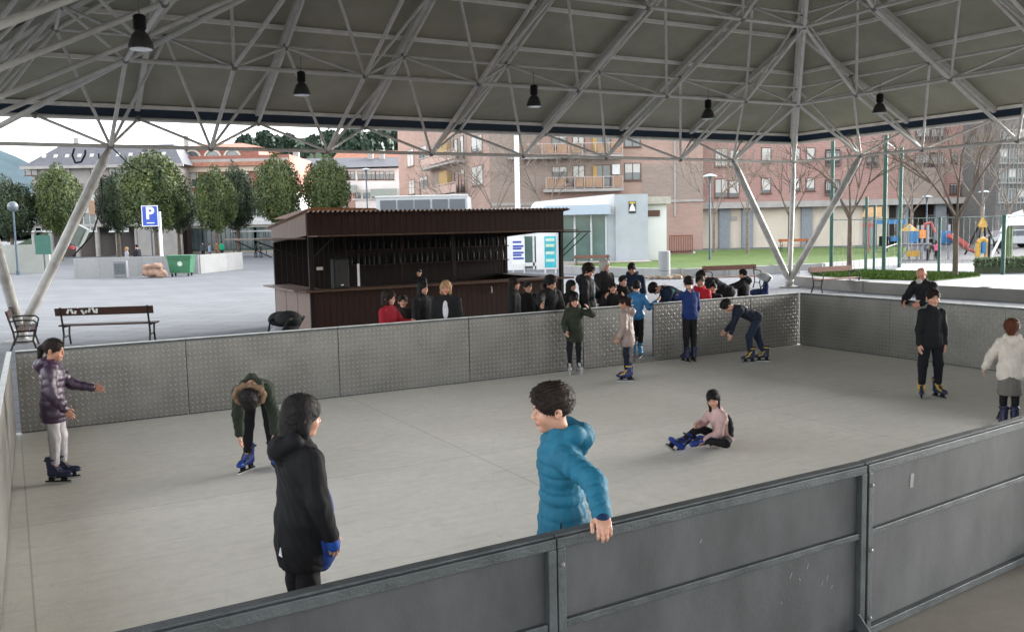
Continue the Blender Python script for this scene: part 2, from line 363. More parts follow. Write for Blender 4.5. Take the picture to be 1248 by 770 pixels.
def person(label, loc, az, S=1.4, lean=0, side=0, twist=0, head=(0, 0, 0), thighL=(0, 0, -1), shinL=(0, 0, -1), thighR=(0, 0, -1), shinR=(0, 0, -1), footL=None, footR=None,
           armL=((-.15, .05, -1), (-.05, .25, -1)), armR=((.15, .05, -1), (.05, .25, -1)), palmL=None, palmR=None, curl=.35, adult=False, skin='a', hair='short', hairc='brown', group=None,
           coat=(.03, .03, .03), coat_rough=.85, quilt=0, hem=.06, hood=False, fur=None, pants=(.02, .02, .022), pants_r=1.0, skate=None, shoe=(.02, .02, .02), vox=.014, puff=.012,
           gloves=None, inner=None, skirt=None, zdrop=0., dress=None, patch=None, collar=True, reach={}, headscale=1., cat='person', wide=1., sit=False):
    hr = (.132 if adult else .158) * headscale
    X = np.array([1., 0, 0]); Z = np.array([0, 0, 1.])
    l, sd_ = R(lean), R(side); t = unit((math.sin(sd_) * math.cos(l), math.sin(l), math.cos(l) * math.cos(sd_)))
    r = X - (X @ t) * t; r = unit(r); f = np.cross(t, r); tw = R(twist); r, f = r * math.cos(tw) + f * math.sin(tw), f * math.cos(tw) - r * math.sin(tw)
    pel = np.zeros(3); T = .30 * S; neck = pel + t * T
    sh = {s: neck - t * .045 * S + r * (s * (.098 if adult else .092) * S * wide) for s in (-1, 1)}
    hip = {s: pel + X * (s * .052 * S) - Z * .005 for s in (-1, 1)}
    AR = {-1: armL, 1: armR}; TH = {-1: thighL, 1: thighR}; SHN = {-1: shinL, 1: shinR}; FT = {-1: footL, 1: footR}
    kn = {s: hip[s] + unit(TH[s]) * .245 * S for s in TH}; an = {s: kn[s] + unit(SHN[s]) * .235 * S for s in TH}
    fs = .0 ; FM = {}
    for s in (-1, 1):
        fd = unit(FT[s] if FT[s] is not None else (s * .18, 1, 0)); up = -unit(SHN[s]) if sit else Z
        up = up - (up @ fd) * fd
        if np.linalg.norm(up) < .2: up = Z - (Z @ fd) * fd
        up = unit(up); rx = np.cross(fd, up); FM[s] = (rx, fd, up)
    ks = S * .155 / .25 * .98    # foot length scale against the canonical .25
    ks = max(ks, .80)
    base = min([(an[s] - FM[s][2] * (.085 * ks + (SOLE if skate else 0) * ks))[2] for s in (-1, 1)] + ([pel[2] - .085 * S] if sit else [])) + zdrop
    off = np.array([0, 0, -base])
    def sh_(d): return {k: v + off for k, v in d.items()}
    pel, neck = pel + off, neck + off; sh, hip, kn, an = map(sh_, (sh, hip, kn, an)); el_, wr = {}, {}
    for s in (-1, 1):
        if reach.get(s) is not None:                    # hand goes to a world point; elbow drops towards the hint
            tw_, hint = reach[s]; q = Vector(tw_) - Vector(loc); ca, sa = math.cos(R(az)), math.sin(R(az)); tl = np.array([q.x * ca - q.y * sa, q.x * sa + q.y * ca, q.z])
            d = tl - sh[s]; L = np.linalg.norm(d); d = d / L; u1, u2 = .165 * S, .145 * S + .03; L = min(L, (u1 + u2) * .995); c = (L * L + u1 * u1 - u2 * u2) / (2 * L * u1); hv_ = np.array(hint, float); hv_ = unit(hv_ - (hv_ @ d) * d)
            e = sh[s] + d * (u1 * c) + hv_ * (u1 * math.sqrt(max(0, 1 - c * c))); AR[s] = (e - sh[s], sh[s] + d * L - e)
        el_[s] = sh[s] + unit(AR[s][0]) * .165 * S; wr[s] = el_[s] + unit(AR[s][1]) * .145 * S
    TM = np.stack([r, f, t], 1).astype(np.float32)
    # head frame
    hy, hp, hroll = [R(a) for a in head]; hb = t * .55 + Z * .45 if lean < 60 else t; hb = unit(hb)
    hf = f * math.cos(hy) + r * math.sin(hy); hf = unit(hf - (hf @ hb) * hb); hx = np.cross(hf, hb)
    hf2 = hf * math.cos(hp) + hb * math.sin(hp); hb2 = np.cross(hx, hf2)
    hx, hb2 = hx * math.cos(hroll) + hb2 * math.sin(hroll), hb2 * math.cos(hroll) - hx * math.sin(hroll)
    HMx = np.stack([hx, hf2, hb2], 1); ss = hr * S / .22
    hc = neck + unit(hb + hb2) * (.026 * S + .5 * hr * S) + f * .012 * S
    # skin body
    lim = [el(pel + t * .20 * S, (.092 * S, .06 * S, .10 * S), TM), el(pel + t * .03 * S, (.08 * S, .06 * S, .08 * S), TM), rc(neck - t * .03 * S, neck + hb * .02 * S, .03 * S, .022 * S)]
    for s in (-1, 1):
        lim += [rc(sh[s], el_[s], .027 * S, .022 * S), rc(el_[s], wr[s], .022 * S, .0145 * S), rc(hip[s], kn[s], .045 * S, .03 * S), rc(kn[s], an[s], .03 * S, .02 * S)]
    V, F = net(lim, max(.018, vox), .03); Vs = [V]; Fs = [F]; Cs = [np.zeros((len(V), 4))]; n = len(V)
    def addm(v, fc, c=None):
        nonlocal n
        Vs.append(v); Fs.append(fc + n); Cs.append(c if c is not None else np.zeros((len(v), 4))); n += len(v)
    hv, hfc, hcol = HEAD[1 if adult else 0]; addm(hv * ss @ HMx.T + hc, hfc, hcol)
    hs_ = .105 * S / .165; glv = []
    for s in (-1, 1):
        d = unit(AR[s][1]); pn = {1: palmR, -1: palmL}[s]; pn = np.array(pn if pn is not None else (-s, 0, -.2), float); pn = pn - (pn @ d) * d
        if np.linalg.norm(pn) < .1: pn = np.array([0, 0, -1.]) - (-d[2]) * d
        z = -unit(pn); x = np.cross(d, z); v, fc = HAND[curl]
        v = v.copy()
        if s == -1: v[:, 0] *= -1; fc = fc[:, ::-1]
        v = v * hs_ @ np.stack([x, d, z], 1).T + wr[s] - d * .005
        glv.append((v, fc))
        if not gloves: addm(v, fc)
    body = link(bpy.data.objects.new('person', npmesh('person', np.concatenate(Vs), np.concatenate(Fs), SKIN[skin], np.concatenate(Cs))))
    tag(body, label, cat, group)
    body.location = loc; body.rotation_euler = (0, 0, -R(az))
    def child(name, V, F, m, par=None): return link(bpy.data.objects.new(name, npmesh(name, V, F, m)), par or body)
    if gloves:
        for v, fc in glv:
            c = v.mean(0); child('glove', (v - c) * 1.12 + c, fc, cloth(gloves))
    if hair:
        if hair not in HAIR: HAIR[hair] = hair_mesh(hair)
        v, fc = HAIR[hair]; child('hair', v * ss @ HMx.T + hc, fc, HM[hairc])
    # trousers
    pu = .008; pr = [el(pel + t * .0 * S, (.080 * S * wide, .060 * S, .065 * S), TM)]
    for s in (-1, 1):
        k2 = kn[s]; e = an[s] + (kn[s] - an[s]) * (.25 if skate else .06)
        pr += [rc(hip[s], k2, .048 * S * pants_r + pu, .038 * S * pants_r + pu), rc(k2, e, .038 * S * pants_r + pu, .027 * S * pants_r + pu)]
    V, F = net(pr, vox, .025, lambda p, d: d + wrinkle(p, .0035)); child('trousers', V, F, cloth(pants))
    # jacket
    q = (quilt, .011) if quilt else None; pf = puff
    chest = [el(pel + t * .205 * S, ((.100 * S + pf) * wide, .068 * S + pf, .115 * S), TM, q), el(pel + t * .10 * S, ((.090 * S + pf) * wide, .066 * S + pf, .12 * S), TM, q), el(pel + t * .01 * S, ((.104 * S + pf) * wide, .077 * S + pf, .10 * S), TM, q),
             rc(sh[-1], sh[1], .036 * S + pf * .6, .036 * S + pf * .6)]
    if hem > .08:
        low = pel - (Z if lean < 25 else t) * (hem * S)
        chest.append(el((pel + low) / 2, ((.106 * S + pf) * wide, .080 * S + pf, hem * S * .9), None, q))
    if collar: chest.append(rc(neck - t * .02 * S, neck + hb * .022 * S, .047 * S + pf * .3, .043 * S))
    arms = []
    for s in (-1, 1):
        arms += [rc(sh[s], el_[s], .036 * S + pf * .8, .031 * S + pf * .7, q), rc(el_[s], wr[s] - unit(AR[s][1]) * .01, .031 * S + pf * .7, .0235 * S + pf * .6, q)]
    hood_p = None
    if hood:
        h0 = neck - f * .056 * S + t * .010 * S
        
        for s in (-1, 1): chest.append(rc(neck + f * .035 * S + r * s * .040 * S - t * .012 * S, neck - f * .045 * S + r * s * .052 * S + t * .022 * S, .018 * S, .030 * S)); chest.append(rc(neck - f * .045 * S + r * s * .052 * S + t * .022 * S, neck - f * .088 * S - t * .012 * S, .030 * S, .036 * S))
        chest.append(rc(neck - f * .075 * S + t * .0 * S, neck - f * .078 * S - t * .055 * S, .046 * S, .022 * S)); chest.append(rc(neck + r * .055 * S - t * .01 * S, neck - r * .055 * S - t * .01 * S, .03 * S, .03 * S))
    hd = t if lean > 25 else Z; hem0 = pel - hd * hem * S; fine = wrinkle
    neckout = neck + hb * .03 * S
    def post(p, d):
        if quilt: pass
        d = d + fine(p, .0028 if quilt else .0045)
        d = smax(d, -((p - A3(hem0)) @ A3(hd)), .006)
        if hood:
            d = smax(d, -el(neck + t * .050 * S - f * .038 * S, (.046 * S, .048 * S, .052 * S), TM)[0](p), .01)
        if collar: d = smax(d, -rc(neck, neck + hb * .12 * S, .034 * S, .036 * S)[0](p), .005)
        return d
    V, F = net(chest + arms, vox, .022, post); jk = child('jacket', V, F, cloth(coat, coat_rough))
    if inner:
        V, F = net([el(pel + t * .17 * S + f * (.072 * S + pf * .3), (.030 * S, .014 * S, .10 * S), TM)], vox * .7, .01); child('shirt', V, F, cloth(inner))
    if fur:
        ring = []; m_ = 10; fc0 = hc if lean > 40 else neck + t * .03 * S
        for i in range(m_):
            a0, a1 = [2 * math.pi * (i + j) / m_ for j in (0, 1)]
            g = lambda a: (fc0 - f * .03 * S + r * (.078 * S * math.cos(a)) + (t * .6 - f * .5) * (.07 * S * math.sin(a))) if lean <= 40 else (hc - hf2 * .03 + hx * (.095 * S * math.cos(a)) + hf2 * (.085 * S * math.sin(a)))
            ring.append(rc(g(a0), g(a1), .019 * S, .019 * S))
        V, F = net(ring, .008, .01, lambda p, d: d + .006 * np.sin(140 * p[..., 0] + 60 * p[..., 2]) * np.sin(130 * p[..., 1] - 40 * p[..., 2])); child('hood_fur', V, F, mat('fur_trim', fur, .95, 0, .35, 60, .6, 150))
    if skirt:
        col, L = skirt; a = pel - Z * .02 * S
        V, F = net([rc(a, a - Z * (L * S), .095 * S, .115 * S)], vox, .02, lambda p, d: smax(d + wrinkle(p, .003), -(p[..., 2] - (a[2] - L * S)), .005)); child('skirt', V, F, cloth(col))
    if patch: patch(body, dict(S=S, pel=pel, neck=neck, t=t, f=f, r=r, wr=wr, el=el_, sh=sh, hc=hc, hip=hip, pf=pf))
    for s in (-1, 1):
        rx, fd, up = FM[s]; o0 = an[s] - up * .085 * ks
        M4 = Matrix([[rx[i] * ks, fd[i] * ks, up[i] * ks, o0[i]] for i in range(3)] + [[0, 0, 0, 1]])
        if skate:
            sc, kind, stc = skate; mm = skate_meshes(sc, kind, stc)
            b = link(bpy.data.objects.new('skate', mm['boot']), body); b.matrix_local = M4
            link(bpy.data.objects.new('strap', mm['strap']), b)
            link(bpy.data.objects.new('blade_holder' if kind == 'blade' else 'wheel_frame', mm['holder']), b)
            if kind == 'blade': link(bpy.data.objects.new('blade', mm['blade']), b)
            else:
                for wy in (-.075, -.005, .065, .135):
                    w = link(bpy.data.objects.new('wheel', mm['wheel']), b); w.location = (0, wy, -.05)
        else:
            key = ('shoe', tuple(shoe))
            if key not in _sk: _sk[key] = npmesh('shoe', SHOE[0], SHOE[1], cloth(shoe, .6))
            b = link(bpy.data.objects.new('shoe', _sk[key]), body); b.matrix_local = M4
    return body
# ------------------------------------------------------------------ ground
def concrete(name, base, dark, seam=None, seamrot=0, rough=.8, streak=None, spec=.4, dirt=.5, scratch=0):
    m = bpy.data.materials.new(name); m.use_nodes = True; nt = m.node_tree; N = nt.nodes; L = nt.links; b = N['Principled BSDF']; b.inputs['Roughness'].default_value = rough
    b.inputs['Specular IOR Level'].default_value = spec
    tc = N.new('ShaderNodeTexCoord'); o = tc.outputs['Object']
    def noise(s, d=5, vec=o, rgh=.6):
        n = N.new('ShaderNodeTexNoise'); n.inputs['Scale'].default_value = s; n.inputs['Detail'].default_value = d; n.inputs['Roughness'].default_value = rgh; L.new(vec, n.inputs['Vector']); return n.outputs['Fac']
    def ramp(f, a, z):
        r = N.new('ShaderNodeMapRange'); r.inputs[1].default_value = a; r.inputs[2].default_value = z; L.new(f, r.inputs[0]); return r.outputs[0]
    big = ramp(noise(.35), .35, .68); fine = ramp(noise(9, 6), .3, .7); sp = ramp(noise(3.2, 8, rgh=.75), .60, .72)
    c = nmix(nt, big, tuple(dark), tuple(base))
    c = nmix(nt, nmath(nt, 'MULTIPLY', fine, .26), c, tuple(x * .62 for x in dark))
    c = nmix(nt, nmath(nt, 'MULTIPLY', sp, dirt * .5), c, tuple(x * .5 for x in dark))
    if streak:
        mp = N.new('ShaderNodeMapping'); mp.inputs['Scale'].default_value = (1.2, 9, 1); mp.inputs['Rotation'].default_value = (0, 0, streak); L.new(o, mp.inputs[0])
        c = nmix(nt, nmath(nt, 'MULTIPLY', ramp(noise(1.6, 6, mp.outputs[0]), .5, .75), .30), c, tuple(x * .55 for x in dark))
    if scratch:
        for sc_, rot_, dist_ in ((.55, .4, 9), (.42, 1.9, 14), (.8, 2.8, 7)):
            mp = N.new('ShaderNodeMapping'); mp.inputs['Rotation'].default_value = (0, 0, rot_); L.new(o, mp.inputs[0])
            wv = N.new('ShaderNodeTexWave'); wv.inputs['Scale'].default_value = sc_; wv.inputs['Distortion'].default_value = dist_; wv.inputs['Detail'].default_value = 1.5; wv.inputs['Detail Scale'].default_value = .35; L.new(mp.outputs[0], wv.inputs['Vector'])
            lf = nmath(nt, 'MULTIPLY', ramp(wv.outputs['Fac'], .9965, 1.0), ramp(noise(.9 + sc_, 3), .48, .62)); c = nmix(nt, nmath(nt, 'MULTIPLY', lf, scratch), c, tuple(x * .3 for x in dark))
    if seam:
        br = N.new('ShaderNodeTexBrick'); br.offset = seam[3]; br.inputs['Scale'].default_value = 1; br.inputs['Brick Width'].default_value = seam[0]; br.inputs['Row Height'].default_value = seam[1]
        br.inputs['Mortar Size'].default_value = seam[2]; br.inputs['Mortar Smooth'].default_value = .4; br.inputs['Color1'].default_value = (0, 0, 0, 1); br.inputs['Color2'].default_value = (.25, .25, .25, 1); br.inputs['Mortar'].default_value = (1, 1, 1, 1)
        mp = N.new('ShaderNodeMapping'); mp.inputs['Rotation'].default_value = (0, 0, seamrot); L.new(o, mp.inputs[0]); L.new(mp.outputs[0], br.inputs['Vector'])
        c = nmix(nt, nmath(nt, 'MULTIPLY', br.outputs['Color'], seam[4] if len(seam) > 4 else .4), c, tuple(x * .3 for x in dark))
    L.new(c, b.inputs['Base Color'])
    bp = N.new('ShaderNodeBump'); bp.inputs['Strength'].default_value = .25; bp.inputs['Distance'].default_value = .006; L.new(noise(45, 4), bp.inputs['Height']); L.new(bp.outputs[0], b.inputs['Normal'])
    return m
M_PLAZA = concrete('plaza_paving', (.20, .208, .224), (.17, .177, .19), (1.6, .8, .03, .5, .6), .3, .9, dirt=.5, spec=.15)
M_RINK = concrete('rink_floor_panels', (.84, .81, .745), (.68, .65, .59), (4.16, 4.16, .008, 0, .45), 0, .5, streak=.15, dirt=.8, spec=.4, scratch=.09)
M_WET = concrete('outer_paving', (.24, .215, .18), (.15, .135, .11), None, 0, .7, dirt=.9)
M_ASPH = concrete('asphalt', (.17, .175, .19), (.13, .135, .145), None, 0, .8)
g = MB(); g.add([(-900, -60, 0), (900, -60, 0), (900, 1500, 0), (-900, 1500, 0)], [(0, 1, 2, 3)])
go = g.obj('ground', M_PLAZA); go['kind'] = 'structure'; go.rotation_euler = (0, 0, 0)
def flat(name, pts, z, m, kind='structure', rot=True):
    o = MB().add([(p[0], p[1], 0) for p in pts], [tuple(range(len(pts)))])
    ob = o.obj(name, m); ob.location.z = z; ob['kind'] = kind; return ob
rf = flat('rink_floor', [(-.30, 3.25), (4.15, 3.39), (13.36, 4.28), (13.36, 12.45), (-.15, 12.45)], .012, M_RINK); rf.rotation_euler.z = ROTZ
of = flat('pavement', [(-3, -3), (30, -3), (30, 5.3), (13.36, 4.28), (4.15, 3.39), (-3, 3.2)], .006, M_WET); of.rotation_euler.z = ROTZ
# far street in front of the left houses
flat('road', [tuple(P(-60, 300, 88)[:2]), tuple(P(470, 300, 88)[:2]), tuple(P(470, 300, 97)[:2]), tuple(P(-60, 300, 97)[:2])], .008, M_ASPH)

# ------------------------------------------------------------------ rink barriers
def tread_plate(name='tread_plate'):
    m = bpy.data.materials.new(name); m.use_nodes = True; nt = m.node_tree; N = nt.nodes; L = nt.links; b = N['Principled BSDF']
    tc = N.new('ShaderNodeTexCoord'); se = N.new('ShaderNodeSeparateXYZ'); L.new(tc.outputs['Object'], se.inputs[0]); X, Z = se.outputs[0], se.outputs[2]
    s = .066
    x = nmath(nt, 'DIVIDE', X, s); z = nmath(nt, 'DIVIDE', Z, s)
    par = nmath(nt, 'MODULO', nmath(nt, 'ABSOLUTE', nmath(nt, 'ADD', nmath(nt, 'ADD', nmath(nt, 'FLOOR', x), nmath(nt, 'FLOOR', z)), 400)), 2)
    lx = nmath(nt, 'SUBTRACT', nmath(nt, 'FRACT', x), .5); lz = nmath(nt, 'SUBTRACT', nmath(nt, 'FRACT', z), .5)
    sg = nmath(nt, 'SUBTRACT', nmath(nt, 'MULTIPLY', par, 2), 1)
    a = nmath(nt, 'ADD', lx, nmath(nt, 'MULTIPLY', lz, sg)); c = nmath(nt, 'SUBTRACT', lx, nmath(nt, 'MULTIPLY', lz, sg))
    e = nmath(nt, 'ADD', nmath(nt, 'POWER', nmath(nt, 'DIVIDE', a, .60), 2), nmath(nt, 'POWER', nmath(nt, 'DIVIDE', c, .19), 2))
    h = nmath(nt, 'MAXIMUM', nmath(nt, 'SUBTRACT', 1, e), 0)
    n = N.new('ShaderNodeTexNoise'); n.inputs['Scale'].default_value = 2.2; n.inputs['Detail'].default_value = 5; L.new(tc.outputs['Object'], n.inputs['Vector'])
    r = N.new('ShaderNodeMapRange'); r.inputs[1].default_value = .35; r.inputs[2].default_value = .7; L.new(n.outputs['Fac'], r.inputs[0])
    base = nmix(nt, r.outputs[0], (.19, .183, .168), (.25, .242, .225))
    edge = nmath(nt, 'MINIMUM', nmath(nt, 'MULTIPLY', h, 2), 1)
    L.new(nmix(nt, edge, base, (.34, .33, .31)), b.inputs['Base Color'])
    b.inputs['Metallic'].default_value = .55
    L.new(nmath(nt, 'ADD', nmath(nt, 'MULTIPLY', r.outputs[0], .10), .40), b.inputs['Roughness'])
    bp = N.new('ShaderNodeBump'); bp.inputs['Strength'].default_value = .9; bp.inputs['Distance'].default_value = .010; L.new(h, bp.inputs['Height']); L.new(bp.outputs[0], b.inputs['Normal'])
    return m
M_TREAD = tread_plate()
M_ALU = mat('aluminium_back', (.070, .072, .075), .62, .3, .25, 3, .10, 90, detail=8, stretch=(1, 1, .5)); M_GALV = mat('galvanised_rail', (.09, .10, .104), .5, .6, .22, 8, .3, 70)
M_CAP = mat('aluminium_cap', (.62, .63, .63), .4, .6, .1, 8)
HW = 1.02
M_NODE_ = mat('bolt_steel', (.20, .20, .20), .5, .4, .1)
def barrier(label, p0, ang, joints, inward, gap=None, front_posts=False):
    """local x along the wall, local +y = the rink side when inward=1"""
    e = empty('rink_barrier', p0, ang, label, 'barrier', 'barriers round the rink')
    for a, b in zip(joints[:-1], joints[1:]):
        if gap and abs(a - gap[0]) < .01:
            MB().b2(a + .004, b - .004, -.02, .02, .0, .085).obj('sill', M_TREAD, e); continue
        pl = MB().b2(a + .006, b - .006, -.010, .010, .03, HW - .03); pl.obj('panel', M_TREAD if not front_posts else M_ALU, e)
        s = -inward
        fr = MB(); fr.b2(a + .004, b - .004, .0, .0 + s * .045, HW - .048, HW); fr.b2(a + .004, b - .004, s * .013, s * .05, .012, .06); fr.b2(a + .05, b - .05, s * .013, s * .04, .60, .635)
        fr.b2(a + .004, a + .046, s * .011, s * .048, .06, HW - .048); fr.b2(b - .046, b - .004, s * .011, s * .048, .06, HW - .048)
        fr.obj('panel_frame', M_GALV, e, bevel=.003)
        MB().b2(a + .004, b - .004, -.026, .026, HW + .002, HW + .012).obj('top_cap', M_GALV if front_posts else M_CAP, e)
        br = MB(); br.add([(b - .055, s * .05, .02), (b - .055, s * .20, .02), (b - .055, s * .05, .17), (b - .062, s * .05, .02), (b - .062, s * .20, .02), (b - .062, s * .05, .17)], [(0, 1, 2), (5, 4, 3), (0, 3, 4, 1), (1, 4, 5, 2), (2, 5, 3, 0)])
        br.obj('brace', M_GALV, e)
        bo = MB()
        for z in (.12, .52, .90): bo.sphere((a + .025, s * .052, z), .012, 8, 5)
        bo.obj('bolts', M_NODE_, e)
    return e
UL, UR_, VB, VN = 0., 13.28, 12.38, 3.33
jb = [0, 1.97, 4.05, 6.14, 8.26, 9.30, 9.74, 10.45, 12.0, 13.28]
barrier('far metal barrier of embossed plate panels with a gateway near the kiosk', W(UL, VB), ROTZ, jb, -1, gap=(9.30,))
barrier('right end metal barrier meeting the far one at the braced roof foot', W(UR_, VN), ROTZ + math.pi / 2, [1.0, 2.9, 4.92, 6.99, 9.03], 1)
barrier('left end metal barrier running away from the camera along the frame edge', W(UL - .26, VN), ROTZ + math.pi / 2 - math.atan2(.20, 9.05), [0, 1.0, 3.0, 5.1, 7.1, 9.03], -1)
barrier('nearest metal barrier seen from its smooth back, left stretch under the blue jacketed boy', W(0, 3.27), ROTZ + .031, [-.2, 2.04, 4.15], 1, front_posts=True)
barrier('nearest metal barrier seen from its smooth back, right stretch running to the right edge', W(4.15, 3.40), ROTZ + .098, [.01, 2.08, 4.15, 6.2, 9.1], 1, front_posts=True)
_rb = [o for o in bpy.data.objects if o.name.startswith('rink_barrier') and o.type == 'EMPTY'][-2:]
_mk = mat('pale_scrape', (.22, .22, .22), .7)
MB().box((.50, -.0112, .835), (.035, .002, .085), M=Matrix.Rotation(.12, 3, 'Y')).obj('sticker', mat('sticker_pale', (.20, .20, .195), .6), _rb[1])
for x_, z_, a_, l_ in ((-.55, .50, .5, .035), (-.48, .46, -.6, .02), (-.42, .52, .3, .03), (-.30, .40, .5, .03), (-.26, .42, .35, .03), (-.22, .36, .4, .02), (-.62, .36, -.4, .015), (-1.2, .82, .7, .02)):
    MB().box((4.15 * .5 + 2.05 + x_, -.0112, z_), (.005, .002, l_), M=Matrix.Rotation(a_, 3, 'Y')).obj('scratch', _mk, _rb[0])

# ------------------------------------------------------------------ the roof
M_TUBE = mat('roof_tube_paint', (.56, .54, .505), .5, 0, .12, 3); M_TUBE2 = mat('roof_rafter_paint', (.50, .485, .45), .55, 0, .1, 3); M_PURL = mat('purlin_paint', (.78, .75, .70), .5, 0, .1, 3)
M_LEG = mat('column_paint', (.46, .45, .43), .45, 0, .3, 2.5, 0, detail=7, col2=(.25, .24, .22))
M_PANEL = mat('roof_soffit_panel', (.30, .29, .225), .75, 0, .12, .8, stretch=(1, 1, 1)); M_BLUE = mat('fascia_blue', (.010, .028, .060), .35, 0, .1, 2); M_NODE = mat('node_steel', (.20, .19, .18), .5, .3, .1)
roof = empty('canopy_roof', W(12.1, 10.75), ROTZ, 'large pitched canopy of white steel tubes and dull panels over the rink', 'roof')
def RW(s, a, o, z):                        # local frame of the canopy: side s, along a, outward o
    return [Vector((a, o, z)), Vector((o, -a, z)), Vector((-a, -o, z)), Vector((-o, a, z))][s]
zb = lambda o: 4.5 + .5 * (12.7 - o)
zt = lambda o: 5.3 + .485 * (13.9 - o)
OB = [12.7, 9.7, 6.7, 3.7]; OT = [13.9, 10.9, 7.9, 4.9, 1.9]
AB = {12.7: [1.5, 4.5, 7.5, 9.8], 9.7: [1.5, 4.5, 7.5], 6.7: [1.5, 4.5], 3.7: [1.5]}
AT = {13.9: [0, 3, 6, 9, 11.3], 10.9: [0, 3, 6, 8.7], 7.9: [0, 3, 6], 4.9: [0, 3], 1.9: [0]}
def sym(l): return sorted(set([-x for x in l] + list(l)))
members = []                              # (kind, a, b, radius)
nodes = set()
for s in range(4):
    for o in OB:
        ns = sym(AB[o] + [o]); 
        for a, b in zip(ns[:-1], ns[1:]): members.append(('ring_chord', RW(s, a, o, zb(o)), RW(s, b, o, zb(o)), .047))
        for a in ns[:-1]: nodes.add(tuple(RW(s, a, o, zb(o))))
    for o, o2 in zip(OB[:-1], OB[1:]):
        for a in sym(AB[o]):
            if abs(a) in AB[o2]: members.append(('slope_chord', RW(s, a, o, zb(o)), RW(s, a, o2, zb(o2)), .048))
        for a in sym(AB[o]):
            if abs(a) not in AB[o2]:
                c = math.copysign(o2, a); members.append(('slope_chord', RW(s, a, o, zb(o)), RW(s, c, o2, zb(o2)), .048))
        members.append(('slope_chord', RW(s, o, o, zb(o)), RW(s, o2, o2, zb(o2)), .06))
    for o in OT:
        ns = sym(AT[o] + [o])
        for a, b in zip(ns[:-1], ns[1:]): members.append(('upper_chord', RW(s, a, o, zt(o)), RW(s, b, o, zt(o)), .038))
        for a in ns[:-1]: nodes.add(tuple(RW(s, a, o, zt(o))))
    for o, o2 in zip(OT[:-1], OT[1:]):
        for a in sym(AT[o]):
            if abs(a) in AT[o2]: members.append(('upper_chord', RW(s, a, o, zt(o)), RW(s, a, o2, zt(o2)), .042))
        members.append(('upper_chord', RW(s, o, o, zt(o)), RW(s, o2, o2, zt(o2)), .055))
    for o in OB:
        for a in sym(AB[o] + [o]):
            for ot in (o + 1.2, o - 1.8):
                tn = sym(AT[min(OT, key=lambda q: abs(q - ot))] + [min(OT, key=lambda q: abs(q - ot))]); otr = min(OT, key=lambda q: abs(q - ot))
                near = sorted(tn, key=lambda q: abs(q - a))[:2]
                if abs(a) == o:
                    near = near[:1] if s % 2 else near[:1]
                for q in near:
                    if abs(q - a) < 2.6: members.append(('strut', RW(s, a, o, zb(o)), RW(s, q, otr, zt(otr)), .037))
# drop doubles, keep the 100 of each kind that show largest as parts of their own
seen = set(); byk = {}
CM = Matrix.Translation(roof.location) @ Matrix.Rotation(ROTZ, 4, 'Z')
def shown(a, b):
    L = 0; pts = [CM @ (a.lerp(b, i / 6)) for i in range(7)]; q = [proj(p) for p in pts]
    for u_, v_ in zip(q[:-1], q[1:]):
        if u_[2] > .5 and v_[2] > .5 and -10 < u_[0] < 1258 and -10 < u_[1] < 780: L += math.hypot(u_[0] - v_[0], u_[1] - v_[1]) * 10 / u_[2] ** .5
    return L
for k_, a, b, r_ in members:
    key = tuple(sorted([tuple(round(x, 2) for x in a), tuple(round(x, 2) for x in b)]))
    if key in seen: continue
    seen.add(key); byk.setdefault(k_, []).append((shown(a, b), a, b, r_))
for k_, lst in byk.items():
    lst.sort(key=lambda t: -t[0]); rest = MB(); nrest = 0
    for i, (L_, a, b, r_) in enumerate(lst):
        if i < 95 and L_ > 0: MB().tube(a, b, r_, 10, cap=False).obj(k_, M_TUBE, roof, smooth=True)
        else: rest.tube(a, b, r_, 8, cap=False); nrest += 1
    if nrest: tag(rest.obj(k_, M_TUBE, roof, smooth=True), kind='stuff')
nd = sorted([(shown(Vector(n_), Vector(n_) + Vector((0, 0, .1))), n_) for n_ in nodes], reverse=True); rest = MB()
for i, (L_, n_) in enumerate(nd):
    if i < 60 and L_ > 0: MB().sphere(n_, .085, 10, 6).obj('node', M_NODE, roof, smooth=True)
    else: rest.sphere(n_, .085, 8, 5)
tag(rest.obj('node', M_NODE, roof, smooth=True), kind='stuff')
OE = 14.15
zp = lambda o: 5.3 + .485 * (13.9 - o) + .50
